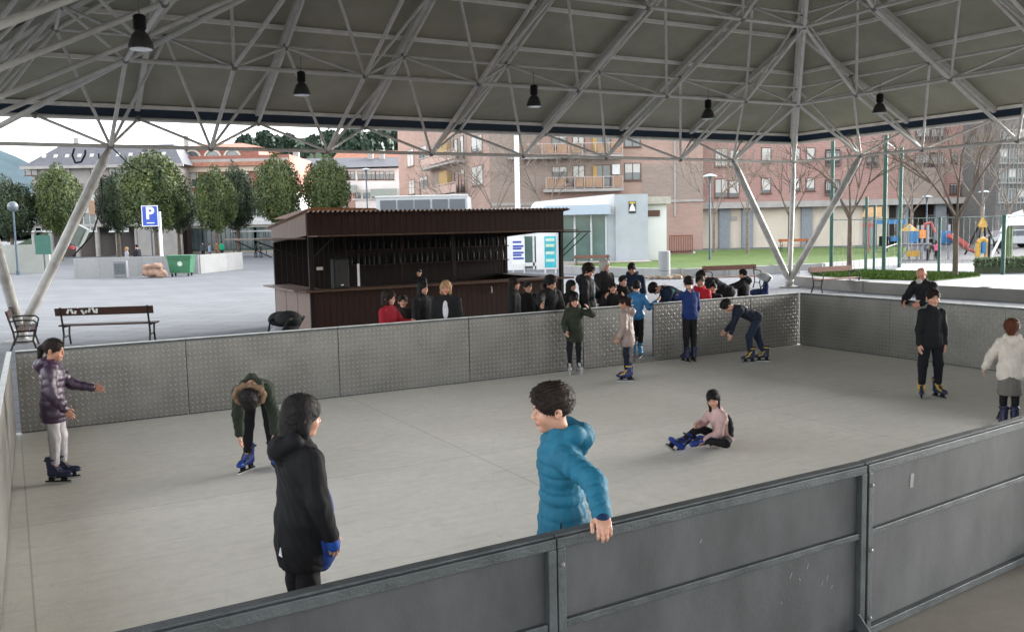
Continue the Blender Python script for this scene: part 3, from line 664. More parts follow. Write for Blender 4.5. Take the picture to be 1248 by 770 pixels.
for s in range(4):
    # soffit panels: strips 1.5 m wide lapping over each other
    os_ = [OE, 12.4, 10.9, 9.4, 7.9, 6.4, 4.9, 3.4, 1.9, .0]
    for o, o2 in zip(os_[:-1], os_[1:]):
        m = MB(); z0, z1 = zp(o), zp(o2) - .05
        m.slab([RW(s, -o, o, z0), RW(s, o, o, z0), RW(s, o2, o2, z1), RW(s, -o2, o2, z1)] if o2 > 0 else [RW(s, -o, o, z0), RW(s, o, o, z0), RW(s, 0, 0, z1)], .04)
        m.obj('soffit_panel', M_PANEL, roof)
        m = MB(); m.beam(RW(s, -o, o, z0 - .05), RW(s, o, o, z0 - .05), .07, .10); m.obj('purlin', M_PURL, roof)
    for a in (-9, -6, -3, 0, 3, 6, 9):
        oi = max(abs(a), .3); m = MB(); m.beam(RW(s, a, 13.95, zp(13.95) - .22), RW(s, a, oi, zp(oi) - .22), .12, .14); m.obj('rafter', M_TUBE2, roof)
    m = MB(); m.beam(RW(s, 14.0, 14.0, zp(14.0) - .2), RW(s, .2, .2, zp(.2) - .2), .2, .16); m.obj('hip_rafter', M_TUBE2, roof)
    m = MB(); m.beam(RW(s, -OE - .05, OE + .05, 5.47), RW(s, OE + .05, OE + .05, 5.48), .06, .29); m.obj('fascia', M_BLUE, roof)
    m = MB(); m.beam(RW(s, -OE, OE, 5.285), RW(s, OE, OE, 5.285), .14, .03); m.beam(RW(s, -OE - .06, OE + .0, 5.65), RW(s, OE + .06, OE, 5.65), .16, .035); m.obj('gutter', M_PURL, roof)
# legs: three struts from each corner foot
for s in range(4):
    foot = RW(s, 12.55, 12.7, .22) if s != 3 else RW(s, 12.6, 11.95, .22)
    for top, r_ in ((RW(s, 9.8, 12.7, zb(12.7)), .115), (RW(s, 12.7, 12.7, zb(12.7)), .085), (RW(s, 12.7, 9.8, zb(12.7)), .115)):
        d = (top - foot).normalized(); m = MB(); m.tube(foot, foot + d * .35, .06, 12, r_); m.tube(foot + d * .35, top - d * .4, r_, 14); m.tube(top - d * .4, top, r_, 12, .05)
        m.obj('leg', M_LEG, roof, smooth=True)
    m = MB(); m.sphere(foot, .15, 16, 10); m.obj('foot_ball', M_LEG, roof, smooth=True)
    m = MB(); m.lathe((foot.x, foot.y, 0), [(.34, 0), (.34, .05), (.16, .09), (.14, .12)], 16); m.obj('base_plate', M_NODE, roof)
# hanging floodlights
M_LAMPB = mat('lamp_housing', (.045, .045, .045), .5, .3, .15, 12); M_LAMPG = mat('lamp_glass', (.55, .56, .6), .15, 0, .05); 
lp = None
for i, (px, py, Y, lab) in enumerate([(172, 60, 12.4, 'large bell floodlight hanging nearest the camera above the left trees'), (368, 116, 18.0, 'bell floodlight hanging above the left end of the wooden kiosk'), (651, 130, 19.8, 'bell floodlight hanging just right of the tall white mast'),
        (863, 145, 22.0, 'bell floodlight hanging left of the roof corner above the lawn lamp'), (1072, 138, 22.0, 'bell floodlight hanging right of the roof corner above the bare tree')]):
    c = P(px, py, Y)
    if lp is None:
        lp = empty('floodlight', c, 0, lab, 'lamp', 'floodlights hanging from the canopy')
        MB().lathe((0, 0, 0), [(.20, 0), (.215, .02), (.20, .10), (.14, .24), (.085, .30), (.08, .32)], 20).obj('shade', M_LAMPB, lp, smooth=True)
        MB().lathe((0, 0, 0), [(.19, -.012), (.19, -.002)], 20).obj('lens', M_LAMPG, lp)
        hb_ = MB().lathe((0, 0, 0), [(.092, .325), (.10, .34), (.10, .56), (.085, .58), (.02, .60)], 16)
        for k in range(5): hb_.lathe((0, 0, 0), [(.112, .36 + .045 * k), (.112, .372 + .045 * k)], 16)
        hb_.obj('ballast_housing', M_BLACKP, lp); lp.scale = (.77, .77, .77); MB().tube((0, 0, .6), (0, 0, .95), .012, 6).obj('hanger', M_NODE, lp); o = lp
    else: o = copy_tree(lp); tag(o, lab); o.location = c
# cable looped at the left leg's head and the switch box on the leg
cb = MB(); a0 = W(2.3, 23.4, 4.42); pts = [a0 + Vector((-.6, 0, 0)), a0 + Vector((-.62, 0, -.12)), a0 + Vector((-.72, 0, -.28)), a0 + Vector((-.86, .0, -.30)), a0 + Vector((-.92, 0, -.12)), a0 + Vector((-.86, 0, .04))]
cb.path(pts, .022); tag(cb.obj('cable', M_BLACKP, None, True), 'loose black cable looped under the left leg head of the canopy', 'cable')
cb = MB(); cb.path([a0 + Vector((.1, -.1, 0)), a0 + Vector((.5, -.1, -.42)), a0 + Vector((.8, 0, -.6))], .015); cb.path([a0 + Vector((-.25, -.1, -.1)), a0 + Vector((-.2, -.15, -1.2)), a0 + Vector((-.5, -.15, -2.0)), a0 + Vector((-1.0, -.15, -2.5))], .018)
tag(cb.obj('cable', M_BLACKP, None, True), 'thin black cables hanging beside the left leg down to the box', 'cable')
bx = empty('switch_box', P(97, 287, 25.0), 0, 'grey switch box strapped to the leaning left leg', 'box')
MB().box((0, -.05, 0), (.36, .22, .55), M=Matrix.Rotation(R(28), 3, 'Y')).obj('case', mat('box_grey', (.12, .14, .13), .5), bx, bevel=.01); MB().box((.0, -.165, .0), (.28, .015, .42), M=Matrix.Rotation(R(28), 3, 'Y')).obj('lid', mat('box_lid', (.10, .13, .11), .3), bx)
MB().box((-.2, -.05, -.32), (.09, .12, .08), M=Matrix.Rotation(R(28), 3, 'Y')).obj('socket', mat('red_socket', (.5, .03, .03), .5), bx)

# ------------------------------------------------------------------ wooden kiosk
def wood(name, c, d, sc=(14, 14, 1.2), rough=.6): return mat(name, c, rough, 0, .1, 3.0, .25, 20, .15, col2=d, detail=7, stretch=sc)
M_WOOD = wood('kiosk_boards', (.033, .012, .008), (.016, .007, .005)); M_WOOD_SHADE = wood('kiosk_wood_shaded', (.010, .005, .004), (.006, .0035, .003)); M_WOODL = wood('kiosk_counter', (.10, .055, .035), (.05, .026, .018)); M_WOOD_LIT = wood('kiosk_boards_skylit', (.22, .165, .145), (.16, .115, .10))
M_CORR = mat('corrugated_sheet', (.20, .11, .07), .6, .2, .35, 5)
K0u, K1u, K0v, K1v = 5.98, 12.7, 20.0, 23.05
kz = empty('kiosk', W(K0u, K0v), ROTZ, 'dark brown wooden drinks kiosk with a corrugated roof and raised flaps', 'kiosk')
KL, KD = K1u - K0u, K1v - K0v
def planks(m, x0, x1, z0, z1, y, th, step=.14, gap=.006):
    x = x0
    while x < x1 - .01:
        m.b2(x, min(x + step - gap, x1), y, y + th, z0, z1); x += step
    return m
planks(MB(), 0, KL, .0, 1.0, 0, .03).obj('front_boarding', M_WOOD, kz)
m = MB()
for i in range(3): m.b2(-.02, .0 - .045, .04 + i * (KD / 3), (i + 1) * KD / 3 - .006 + .0, 0, 1.0)
m.obj('side_boarding', M_WOOD_LIT, kz)  # same brown wood as the front; outdoor light is put into the paler colour
planks(MB(), 0, KL, .0, 2.45, KD - .03, .03).obj('back_boarding', M_WOOD_SHADE, kz)  # shade inside the kiosk is put into this near-black wood colour
m = MB(); m.b2(KL + .02, KL + .045, .04, KD - .05, 0, 1.0); m.obj('side_boarding', M_WOOD, kz)
m = MB(); m.b2(-.2, KL + .25, -.22, .35, 1.02, 1.065); m.obj('counter', M_WOODL, kz, bevel=.004)
m = MB(); m.b2(-.32, .32, .36, KD + .1, 1.02, 1.06); m.obj('counter', M_WOOD_LIT, kz, bevel=.004); m = MB(); m.b2(KL - .32, KL + .32, .36, KD, 1.02, 1.06); m.obj('counter', M_WOOD_SHADE, kz, bevel=.004)
for x in (0, KL): 
    for y in (0.02, KD): MB().b2(x - .045, x + .045, y - .045, y + .045, 0, 2.78 - y * .1).obj('post', M_WOOD_SHADE, kz)
MB().b2(KL / 2 + .2, KL / 2 + .26, .05, .1, 1.06, 2.3).obj('post', M_WOOD_SHADE, kz)
planks(MB(), -.05, KL + .05, 2.25, 2.80, -.05, .03, .16).obj('front_fascia', M_WOOD, kz)
def sidef(x):
    m = MB(); m.add([(x, 0, 2.3), (x, KD, 2.12), (x, KD, 2.52), (x, 0, 2.80), (x + .03, 0, 2.3), (x + .03, KD, 2.12), (x + .03, KD, 2.52), (x + .03, 0, 2.80)], [(0, 1, 2, 3), (7, 6, 5, 4), (0, 4, 5, 1), (1, 5, 6, 2), (2, 6, 7, 3), (3, 7, 4, 0)]); return m
sidef(-.08).obj('side_fascia', M_WOOD_LIT, kz); sidef(KL + .05).obj('side_fascia', M_WOOD, kz)
co = MB(); nw = 62
vs = []; 
for j, (y, z) in enumerate(((-.22, 2.84), (KD + .2, 2.50))):
    for i in range(nw * 4 + 1):
        x = -.15 + (KL + .3) * i / (nw * 4); zz = z + .034 * math.sin(2 * math.pi * i / 4 + .4); vs.append((x, y, zz))
n_ = nw * 4 + 1; vs += [(x, y, z - .008) for x, y, z in vs]
co.add(vs, [(i, i + 1, n_ + i + 1, n_ + i) for i in range(n_ - 1)] + [(2 * n_ + i + 1, 2 * n_ + i, 3 * n_ + i, 3 * n_ + i + 1) for i in range(n_ - 1)] + [(i + 1, i, 2 * n_ + i, 2 * n_ + i + 1) for i in range(n_ - 1)])
co.obj('corrugated_roof', M_CORR, kz)
m = MB(); m.add([(-.1, KD * .35, 2.70), (2.4, KD * .35, 2.72), (2.0, KD * .35, 2.93), (.4, KD * .35, 2.96), (-.1, KD * .9, 2.72), (2.4, KD * .9, 2.72), (2.0, KD * .9, 2.86), (.4, KD * .9, 2.88)], [(0, 1, 2, 3), (7, 6, 5, 4), (0, 4, 5, 1), (1, 5, 6, 2), (2, 6, 7, 3), (3, 7, 4, 0)])
m.obj('roof_board', wood('roof_ply', (.30, .13, .05), (.2, .08, .04)), kz)
def flap(name, x0, x1, y0, y1, z, mm):
    f = MB().b2(x0, x1, y0, y1, z, z + .03).obj(name, mm, kz); return f
flap('flap', -.05, KL + .05, -.75, -.09, 2.27, M_WOODL); flap('flap', -1.25, -.10, .0, KD, 2.22, M_WOOD_LIT); flap('flap', KL + .12, KL + .95, 0, KD, 2.22, M_WOOD_SHADE)
for a, b in (((-1.2, .02, 2.2), (-.1, .02, 1.75)), ((-1.0, KD, 2.2), (-.1, KD, 1.75)), ((KL + .85, .02, 2.2), (KL + .05, .02, 1.6)), ((KL + .6, .02, 2.2), (KL + .05, .02, 1.75)), ((.35, -.6, 2.25), (.05, -.04, 1.8)), ((KL - .4, -.6, 2.25), (KL, -.04, 1.8))):
    MB().tube(a, b, .014, 6).obj('flap_stay', M_BLACKP, kz)
for z in (1.45, 1.85): MB().b2(1.7, KL - .05, KD - .32, KD - .05, z, z + .025).obj('shelf', M_WOOD, kz)
for x in (1.75, 3.3, 4.9, 6.4): MB().b2(x, x + .04, KD - .34, KD - .31, 1.06, 2.3).obj('shelf_upright', M_WOOD, kz)
MB().b2(1.05, 1.22, KD - .045, KD - .032, 1.38, 1.46).obj('notice', mat('paper', (.6, .55, .5), .8), kz); MB().b2(1.28, 1.33, .5, .53, 1.07, 1.6).obj('white_strip', mat('white_strip', (.75, .75, .75), .5), kz)
for x in (1.95, 4.6): 
    m = MB(); m.path([(x, -.01, .92), (x, -.05, .90), (x, -.05, .78), (x, -.01, .76)], .012); m.obj('handle', M_CAP, kz)
bt = None; M_BOT = mat('bottle_glass', (.008, .012, .010), .4, 0, .1, spec=.15)
bm_ = MB().lathe((0, 0, 0), [(.036, 0), (.038, .01), (.038, .19), (.014, .25), (.014, .31), (.016, .315)], 10).mesh('bottle', M_BOT, smooth=True)
for z in (1.477, 1.877):
    x = 1.95; k = 0
    while x < KL - .1:
        o = link(bpy.data.objects.new('bottle', bm_)); q = W(K0u, K0v) + D1 * x + D2 * (KD - .19 + random.uniform(-.03, .03)); o.location = (q.x, q.y, z); sc = random.uniform(.85, 1.05); o.scale = (1, 1, sc)
        tag(o, 'dark bottle in the row on the %s shelf inside the kiosk' % ('lower' if z < 1.6 else 'upper'), 'bottle', 'bottles on the %s kiosk shelf' % ('lower' if z < 1.6 else 'upper')); x += random.uniform(.13, .22)
sp = empty('loudspeaker', W(K0u + .72, K0v + .02, 1.066), ROTZ + .1, 'black loudspeaker cabinet standing on the left end of the kiosk counter', 'speaker')
MB().prism([(-.19, .0), (.19, 0), (.14, .30), (-.14, .30)], 0, .68).obj('cabinet', M_BLACKP, sp, bevel=.02); MB().b2(-.165, .165, -.012, -.001, .05, .64).obj('grille', mat('grille', (.010, .010, .010), .9, 0, .1, bump=.6, bscale=300), sp)
m = MB(); m.path([(-.1, .1, .68), (-.1, .1, .72), (.1, .1, .72), (.1, .1, .68)], .012); m.obj('handle', M_BLACKP, sp); MB().b2(-.03, .03, -.02, -.012, .07, .095).obj('badge', M_CAP, sp)

# ------------------------------------------------------------------ benches
M_SLAT = wood('bench_slats', (.24, .13, .10), (.13, .065, .05), (2, 14, 14)); M_SLATD = wood('bench_slats_dark', (.06, .028, .02), (.035, .018, .014), (2, 14, 14)); M_IRON = mat('cast_iron', (.012, .012, .013), .5, .3, .1)
def bench(loc, rz, label, w=1.8, m=None, arms=True, marks=False, legc=None):
    m = m or M_SLAT; legc = legc or M_IRON
    e = empty('park_bench', loc, rz, label, 'bench', 'park benches')
    for y in (-.20, -.08, .04): MB().box((0, y, .445), (w, .10, .03)).obj('seat_slat', m, e, bevel=.004)
    b = MB().box((0, .24, .76), (w, .028, .17), M=Matrix.Rotation(R(-10), 3, 'X')).obj('back_slat', m, e, bevel=.004)
    if marks:
        g = MB()
        for i in range(9): g.box((.15 + i * .075 + random.uniform(-.01, .01), .2405 + .018, .765 + random.uniform(-.03, .03)), (.045, .002, random.uniform(.06, .12)), M=Matrix.Rotation(R(-10), 3, 'X') @ Matrix.Rotation(random.uniform(-.5, .5), 3, 'Y'))
        g.obj('painted_scrawl', mat('scrawl_paint', (.55, .55, .52), .7), b)
    for x in (-w / 2 + .12, w / 2 - .12):
        l = MB(); l.path([(x, -.26, 0), (x, -.20, .22), (x, -.24, .42)], .022); l.path([(x, .24, 0), (x, .14, .25), (x, .16, .42), (x, .27, .86)], .022); l.beam((x, -.27, .42), (x, .18, .42), .035, .035); l.beam((x, -.20, .2), (x, .15, .2), .02, .03)
        if arms: l.path([(x, -.25, .42), (x, -.29, .58), (x, -.24, .64), (x, .0, .66), (x, .21, .64)], .018)
        l.obj('leg', legc, e)
    return e
def face(px, d=0): return d
bl = G(134, 419); bench((bl.x, bl.y, 0), R(186) + .03, 'dark bench seen from behind with pale scrawls on its back board', 2.05, M_SLATD, False, True)
q = G(30, 424); bench((q.x, q.y, 0), R(116), 'dark bench with looped iron arms at the far left by the canopy foot', 1.5, M_SLATD)
q = G(1018, 355.5); bench((q.x, q.y, 0), ROTZ - R(90) + R(88), 'weathered bench right of the roof corner foot facing the rink', 1.95)
q = G(722, 331); bench((q.x, q.y, 0), R(3), 'pale slatted bench in front of the white pavilion glass', 1.9)
q = G(893, 352); bench((q.x, q.y, 0), R(16), 'bench behind the dark clad people left of the roof corner foot', 2.2)
q = P(968, 309, 60); q.z = .36; bench(q, R(0), 'orange slatted bench far off on the lawn path', 2.0, wood('bench_orange', (.40, .14, .05), (.3, .1, .04), (2, 14, 14)))
q = P(1158-230, 308, 64)
# ------------------------------------------------------------------ lawns, kerbs, planters
M_STONE = concrete('planter_stone', (.34, .34, .34), (.26, .26, .26), (1.5, .45, .01, .5, .3), 0, .7); M_STONED = concrete('planter_stone_dark', (.25, .24, .225), (.18, .175, .165), None, 0, .75, dirt=.9)
M_GRASS = mat('grass', (.075, .125, .018), .9, 0, .3, 1.4, .8, 40, .2, col2=(.045, .09, .013), detail=8)
def wallpath(name, pts, h, th, m, label, cat='planter wall', z0=0):
    e = MB()
    for a, b in zip(pts[:-1], pts[1:]): 
        a, b = Vector((a[0], a[1], 0)), Vector((b[0], b[1], 0)); d = (b - a).normalized() * (th / 2)
        e.beam(a - d + Vector((0, 0, z0 + h / 2)), b + d + Vector((0, 0, z0 + h / 2)), th, h)
    o = e.obj(name, m); return tag(o, label, cat)
A_ = [P(640, 320, 52), G(690, 333.5), G(770, 337), G(830, 338.5), G(885, 337), G(940, 334), G(1000, 331.5), P(1090, 320, 47)]
wallpath('planter_wall', [(p.x, p.y) for p in A_[1:]], .40, .3, M_STONE, 'low pale stone kerb wall round the big lawn')
lawn = MB().prism([(p.x, p.y + .05) for p in A_[1:]] + [tuple(P(1105, 300, 66)[:2]), tuple(P(1040, 300, 68)[:2]), tuple(P(800, 300, 66)[:2])], .02, .37); tag(lawn.obj('grass', M_GRASS), None, None, None, 'stuff')
B_ = [G(975, 348.5), G(1052, 356), G(1130, 361), G(1200, 365), G(1300, 371)]
B2 = [G(1300, 334, .33), G(1192, 334, .33), G(1060, 329, .33), G(975, 329, .33)]
wallpath('planter_wall', [(p.x, p.y) for p in B_], .36, .32, M_STONED, 'long grey kerb wall behind the rink on the right')
MB().prism([(p.x, p.y + .02) for p in B_] + [(p.x, p.y) for p in B2], .0, .30).obj('path', M_ASPH)['kind'] = 'structure'
gb = [G(990, 335, .33), G(1058, 339.5, .33), G(1140, 341.5, .33), G(1195, 336, .33), G(1190, 333.5, .33), G(1060, 329.5, .33), G(985, 329.5, .33)]
MB().prism([(p.x, p.y) for p in gb], .2, .335).obj('grass', M_GRASS)['kind'] = 'stuff'
bl_ = MB(); 
def inpoly(x, y, pl):
    c = False
    for i in range(len(pl)):
        x1, y1 = pl[i]; x2, y2 = pl[i - 1]
        if (y1 > y) != (y2 > y) and x < (x2 - x1) * (y - y1) / (y2 - y1) + x1: c = not c
    return c
gp = [(p.x, p.y) for p in gb]; xs = [p[0] for p in gp]; ys = [p[1] for p in gp]; vs = []; k = 0
while k < 16000:
    x, y = random.uniform(min(xs), max(xs)), random.uniform(min(ys), max(ys))
    if inpoly(x, y, gp):
        a = random.uniform(0, 6.28); h = random.uniform(.04, .10); w = .02; vs += [(x - w * math.cos(a), y - w * math.sin(a), .33), (x + w * math.cos(a), y + w * math.sin(a), .33), (x + random.uniform(-.03, .03), y + random.uniform(-.03, .03), .33 + h)]; k += 1
bl_.add(vs, [(3 * i, 3 * i + 1, 3 * i + 2) for i in range(k)]); bl_.obj('grass', M_GRASS)['kind'] = 'stuff'
# playground ground, beyond
flat('playground_floor', [tuple(G(1100, 322)[:2]), tuple(G(1300, 322)[:2]), tuple(P(1320, 300, 72)[:2]), tuple(P(1090, 300, 72)[:2])], .012, mat('play_floor', (.07, .07, .08), .9))
flat('path', [tuple(G(1090, 330)[:2]), tuple(G(1300, 331)[:2]), tuple(G(1310, 322)[:2]), tuple(G(1100, 322)[:2])], .016, concrete('path', (.46, .46, .47), (.38, .38, .39)))
hq = P(1225, 328, 38.5); m = MB(); m.b2(-1.2, 3.5, -.4, .4, .0, .34); 
def bushmesh(lo, hi, n, s=.09):
    vs = []
    for i in range(n):
        c = Vector([random.uniform(lo[j], hi[j]) for j in range(3)]); 
        a = Vector([random.gauss(0, 1) for _ in range(3)]).normalized() * s; b = a.orthogonal().normalized() * s * .6; vs += [c - a, c + b, c + a, c - b]
    return MB().add(vs, [tuple(range(4 * i, 4 * i + 4)) for i in range(n)])
M_HEDGE = mat('hedge_leaves', (.065, .10, .035), .8, 0, .3, 5)
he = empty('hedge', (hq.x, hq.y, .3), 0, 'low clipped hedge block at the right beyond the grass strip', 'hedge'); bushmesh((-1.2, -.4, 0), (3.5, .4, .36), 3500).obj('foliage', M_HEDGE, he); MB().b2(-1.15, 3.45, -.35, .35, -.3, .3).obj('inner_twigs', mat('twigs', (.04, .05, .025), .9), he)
# left planter wall and things on it
a, b = G(95, 339), G(241, 333.5); wallpath('planter_wall', [(a.x, a.y), (b.x, b.y), (b.x + 1, b.y + 5)], 1.12, .35, M_STONE, 'grey block wall in front of the parking sign')
a, b = G(-60, 330), G(60, 327); wallpath('low_wall', [(a.x, a.y), (b.x, b.y)], .75, .3, concrete('old_render', (.40, .40, .37), (.26, .27, .23), None, 0, .8, dirt=1), 'stained pale wall at the far left behind the street lamp', 'wall')
a, b = P(-60, 300, 60), P(58, 300, 60); wallpath('low_wall', [(a.x, a.y), (b.x, b.y)], 1.9, .2, concrete('old_render', (.42, .43, .40), (.30, .31, .28), None, 0, .8, dirt=1), 'taller weathered wall behind the far left trees', 'wall')
q = G(155, 338.0); bo = empty('bollard', (q.x - .2, q.y - .3, 0), 0, 'short dark stone block against the grey wall below the parking sign', 'bollard'); MB().prism([(-.75 / 2, -.15), (.75 / 2, -.15), (.75 / 2, .15), (-.75 / 2, .15)], 0, .95).obj('block', concrete('dark_block', (.22, .22, .24), (.17, .17, .19)), bo, bevel=.04); MB().b2(-.3, .3, -.155, -.151, .2, .8).obj('face_plate', M_GALV, bo)
V, F = net([el((0, 0, .35), (.75, .5, .3)), el((.3, 0, .75), (.45, .4, .22)), el((-.35, 0, .7), (.35, .4, .2)), el((.55, 0, .3), (.45, .4, .3))], .05, .08, lambda p, d: d + .06 * np.sin(9 * p[..., 0] + 3) * np.sin(11 * p[..., 2]) * np.sin(7 * p[..., 1]))
q = G(188, 338.5); o = link(bpy.data.objects.new('boulder', npmesh('boulder', V, F, mat('sandstone', (.27, .17, .125), .9, 0, .35, 2, .8, 8)))); o.location = (q.x, q.y - .2, 0); o.scale = (.8, .8, .85); tag(o, 'brown sandstone boulder between the grey wall and the waste container', 'rock')
M_GREENP = mat('green_container_plastic', (.035, .15, .075), .5, 0, .12, 3)
q = G(222, 336.5); wc = empty('waste_container', (q.x, q.y, 0), R(4), 'green wheeled waste container beside the grey block wall', 'container')
b_ = MB(); b_.add([(-.55, -.4, .2), (.55, -.4, .2), (.55, .4, .2), (-.55, .4, .2), (-.66, -.5, 1.12), (.66, -.5, 1.12), (.66, .5, 1.12), (-.66, .5, 1.12)], [(3, 2, 1, 0), (4, 5, 6, 7), (0, 1, 5, 4), (1, 2, 6, 5), (2, 3, 7, 6), (3, 0, 4, 7)]); b_.obj('body', M_GREENP, wc, bevel=.02)
MB().b2(-.70, .70, -.55, .55, 1.125, 1.20).obj('lid', M_GREENP, wc, bevel=.02); MB().b2(-.74, .74, -.58, -.53, 1.03, 1.09).obj('rim', M_GREENP, wc)
for x in (-.45, .45):
    for y in (-.33, .33): MB().tube((x - .03, y, .09), (x + .03, y, .09), .09, 12).obj('wheel', M_BLACKP, wc)
m = MB(); m.lathe((0, 0, 0), [(.11, 0), (.14, .002)], 14); mk = m.obj('recycling_mark', mat('mark_white', (.5, .6, .52), .6), wc); mk.matrix_local = Matrix.Translation((.05, -.482, .72)) @ Matrix.Rotation(R(96), 4, 'X')
# parking sign
ps = empty('parking_sign', P(186, 310, 54), 0, 'blue parking sign with white letter P on a dark pole', 'sign')
kk = 54 / FPX; M_PBLUE = mat('sign_blue', (.012, .06, .42), .4, 0, .05); M_WHITE = mat('sign_white', (.75, .75, .76), .5, 0, .03)
pz = ps.location.z; ps.location.z = 0; w_, zt_, zb_ = 20 * kk / 2, P(186, 250.5, 54).z, P(186, 276, 54).z
MB().b2(-w_, w_, -.05, 0, zb_, zt_).obj('face', M_PBLUE, ps, bevel=.01)
m = MB(); 
for a4 in ((-w_, w_, zt_ - .05, zt_ - .0), (-w_, w_, zb_, zb_ + .05), (-w_, -w_ + .05, zb_ + .05, zt_ - .05), (w_ - .05, w_, zb_ + .05, zt_ - .05)): m.b2(a4[0], a4[1], -.062, -.052, a4[2], a4[3])
m.b2(-.22, .24, -.062, -.052, zb_ + .18, zb_ + .24); m.obj('border', M_WHITE, ps)
def text(s, size, m, parent, loc, rot=(math.pi / 2, 0, 0), name='lettering', ext=.004, bold=0):
    c = bpy.data.curves.new(name, 'FONT'); c.body = s; c.size = size; c.extrude = ext; c.offset = bold; c.align_x = 'CENTER'; c.align_y = 'CENTER'
    t = bpy.data.objects.new(name, c); COL.objects.link(t); dg = bpy.context.evaluated_depsgraph_get(); me = bpy.data.meshes.new_from_object(t.evaluated_get(dg)); bpy.data.objects.remove(t)
    me.materials.clear(); me.materials.append(m); o = link(bpy.data.objects.new(name, me), parent); o.location = loc; o.rotation_euler = rot; return o
text('P', .98, M_WHITE, ps, (.0, -.058, (zt_ + zb_) / 2 + .13), bold=.035)
MB().tube((0, .03, 0), (0, .03, zb_ + .1), .05, 10).obj('pole', mat('dark_pole', (.03, .035, .05), .5), ps)
q = P(197, 308, 54.6); wp = MB().tube((0, 0, 0), (0, 0, P(197, 258, 54.6).z), .09, 10); o = wp.obj('post', M_WHITE); o.location = (q.x, q.y, 0); tag(o, 'plain white post right behind the blue parking sign', 'post')
q = P(55, 331, 55); gs = empty('notice_board', (q.x, q.y, 0), R(10), 'dark green board on a post beside the leaning canopy leg', 'sign'); MB().b2(-.45, .45, -.06, 0, P(55, 310, 55).z, P(55, 287, 55).z).obj('panel', mat('board_green', (.03, .12, .09), .5), gs); MB().tube((0, .04, 0), (0, .04, 2.5), .05, 8).obj('post', M_GALV, gs)

# ------------------------------------------------------------------ street lamps and masts
M_POLE = mat('lamp_pole_blue', (.055, .085, .12), .45, .2, .08); M_GREENPOLE = mat('green_pole', (.012, .065, .048), .45, .1, .1); M_GLOBE = mat('lamp_globe', (.10, .12, .14), .2, 0, .05)
def lamp(px, pyb, pyt, label, style, Y=None):
    q = G(px, pyb) if Y is None else P(px, pyb, Y); h = P(px, pyt, q.y).z; e = empty('street_lamp', (q.x, q.y, 0), 0, label, 'street lamp', 'street lamps')
    MB().lathe((0, 0, 0), [(.11, 0), (.11, .25), (.065, .3), (.05, h - .5)], 10).obj('pole', M_POLE, e, smooth=True)
    if style == 'globe': MB().sphere((0, 0, h - .3), .32, 14, 9).obj('globe', M_GLOBE, e, smooth=True); MB().lathe((0, 0, 0), [(.05, h - .5), (.14, h - .52)], 10).obj('collar', M_POLE, e)
    else: MB().lathe((0, 0, 0), [(.38, h - .16), (.39, h - .12), (.2, h - .03), (.02, h)], 16).obj('hood', mat('lamp_hood', (.45, .5, .55), .4), e, smooth=True); MB().lathe((0, 0, 0), [(.06, h - .5), (.10, h - .2), (.14, h - .165)], 10).obj('lantern', M_GLOBE, e)
    return e
lamp(22, 335, 246, 'globe street lamp in front of the far left trees', 'globe')
lamp(865, 324.5, 212, 'street lamp with flat hood standing at the edge of the big lawn', 'hood')
lamp(1197, 312, 232, 'street lamp behind the right bare tree near the playground', 'hood', 62)
lamp(1128, 312, 238, 'street lamp among the play towers', 'hood', 66)
lamp(448, 262, 205, 'street lamp above the left half of the kiosk roof', 'hood', 75)
q = P(632, 310, 58); wm_ = MB().lathe((0, 0, 0), [(.17, 0), (.16, 4), (.13, 14)], 14).obj('mast', mat('mast_paint', (.55, .60, .64), .4, .1, .05), None, smooth=True); wm_.location = (q.x, q.y, 0); tag(wm_, 'tall pale steel mast rising behind the kiosk roof', 'mast')
for px, pb, pt, Y, w, lab in ((1077, 329, 165, 37, .085, 'tallest green fence post in front of the playground'), (1013, 327, 172, 41, .09, 'tall green post directly right of the canopy corner legs'), (1096, 323, 180, 44, .09, 'tall green post just right of the tallest one'), (1055, 325, 240, 42, .07, 'shorter green post left of the tallest one'), (1065, 325, 250, 42, .06, 'slim dark post between two green posts'),
        (1144, 331, 265, 36, .06, 'dark green post left of the right bare tree'), (1222, 332, 262, 36, .08, 'dark green post standing in front of the low hedge'), (1205, 322, 288, 44, .06, 'short dark post left of the low hedge')):
    q = P(px, pb, Y); o = MB().tube((0, 0, 0), (0, 0, P(px, pt, Y).z), w, 10).obj('fence_post', M_GREENPOLE if 'green' in lab else M_BLACKP); o.location = (q.x, q.y, 0); tag(o, lab, 'post', 'posts round the ball court')
# ball-court crossbars and net wires
q0, q1, q2 = P(1013, 200, 41), P(1077, 200, 37), P(1250, 200, 36)
nt_ = empty('court_net', (0, 0, 0), 0, 'thin wire net and crossbars strung between the tall green posts', 'net')
for z in (1.2, 2.4, 5.6): m = MB(); m.tube((q0.x, q0.y, z), (q1.x, q1.y, z), .018, 5); m.tube((q1.x, q1.y, z), (P(1096, 200, 44).x, 44, z), .018, 5); m.obj('crossbar', M_GREENPOLE, nt_)
m = MB()
for px in range(1020, 1240, 7):
    Y = 41 + (37 - 41) * (px - 1013) / 64 if px < 1077 else 36.9; a = P(px, 300, Y); m.tube((a.x, Y, .35), (a.x, Y, 2.4), .006, 4, cap=False)
m.obj('wires', M_GREENPOLE, nt_); m = MB(); a = P(1077, 300, 36.95); b = P(1260, 300, 36.95); m.tube((a.x, a.y, 2.4), (b.x, b.y, 2.4), .018, 5); m.obj('crossbar', M_GREENPOLE, nt_)
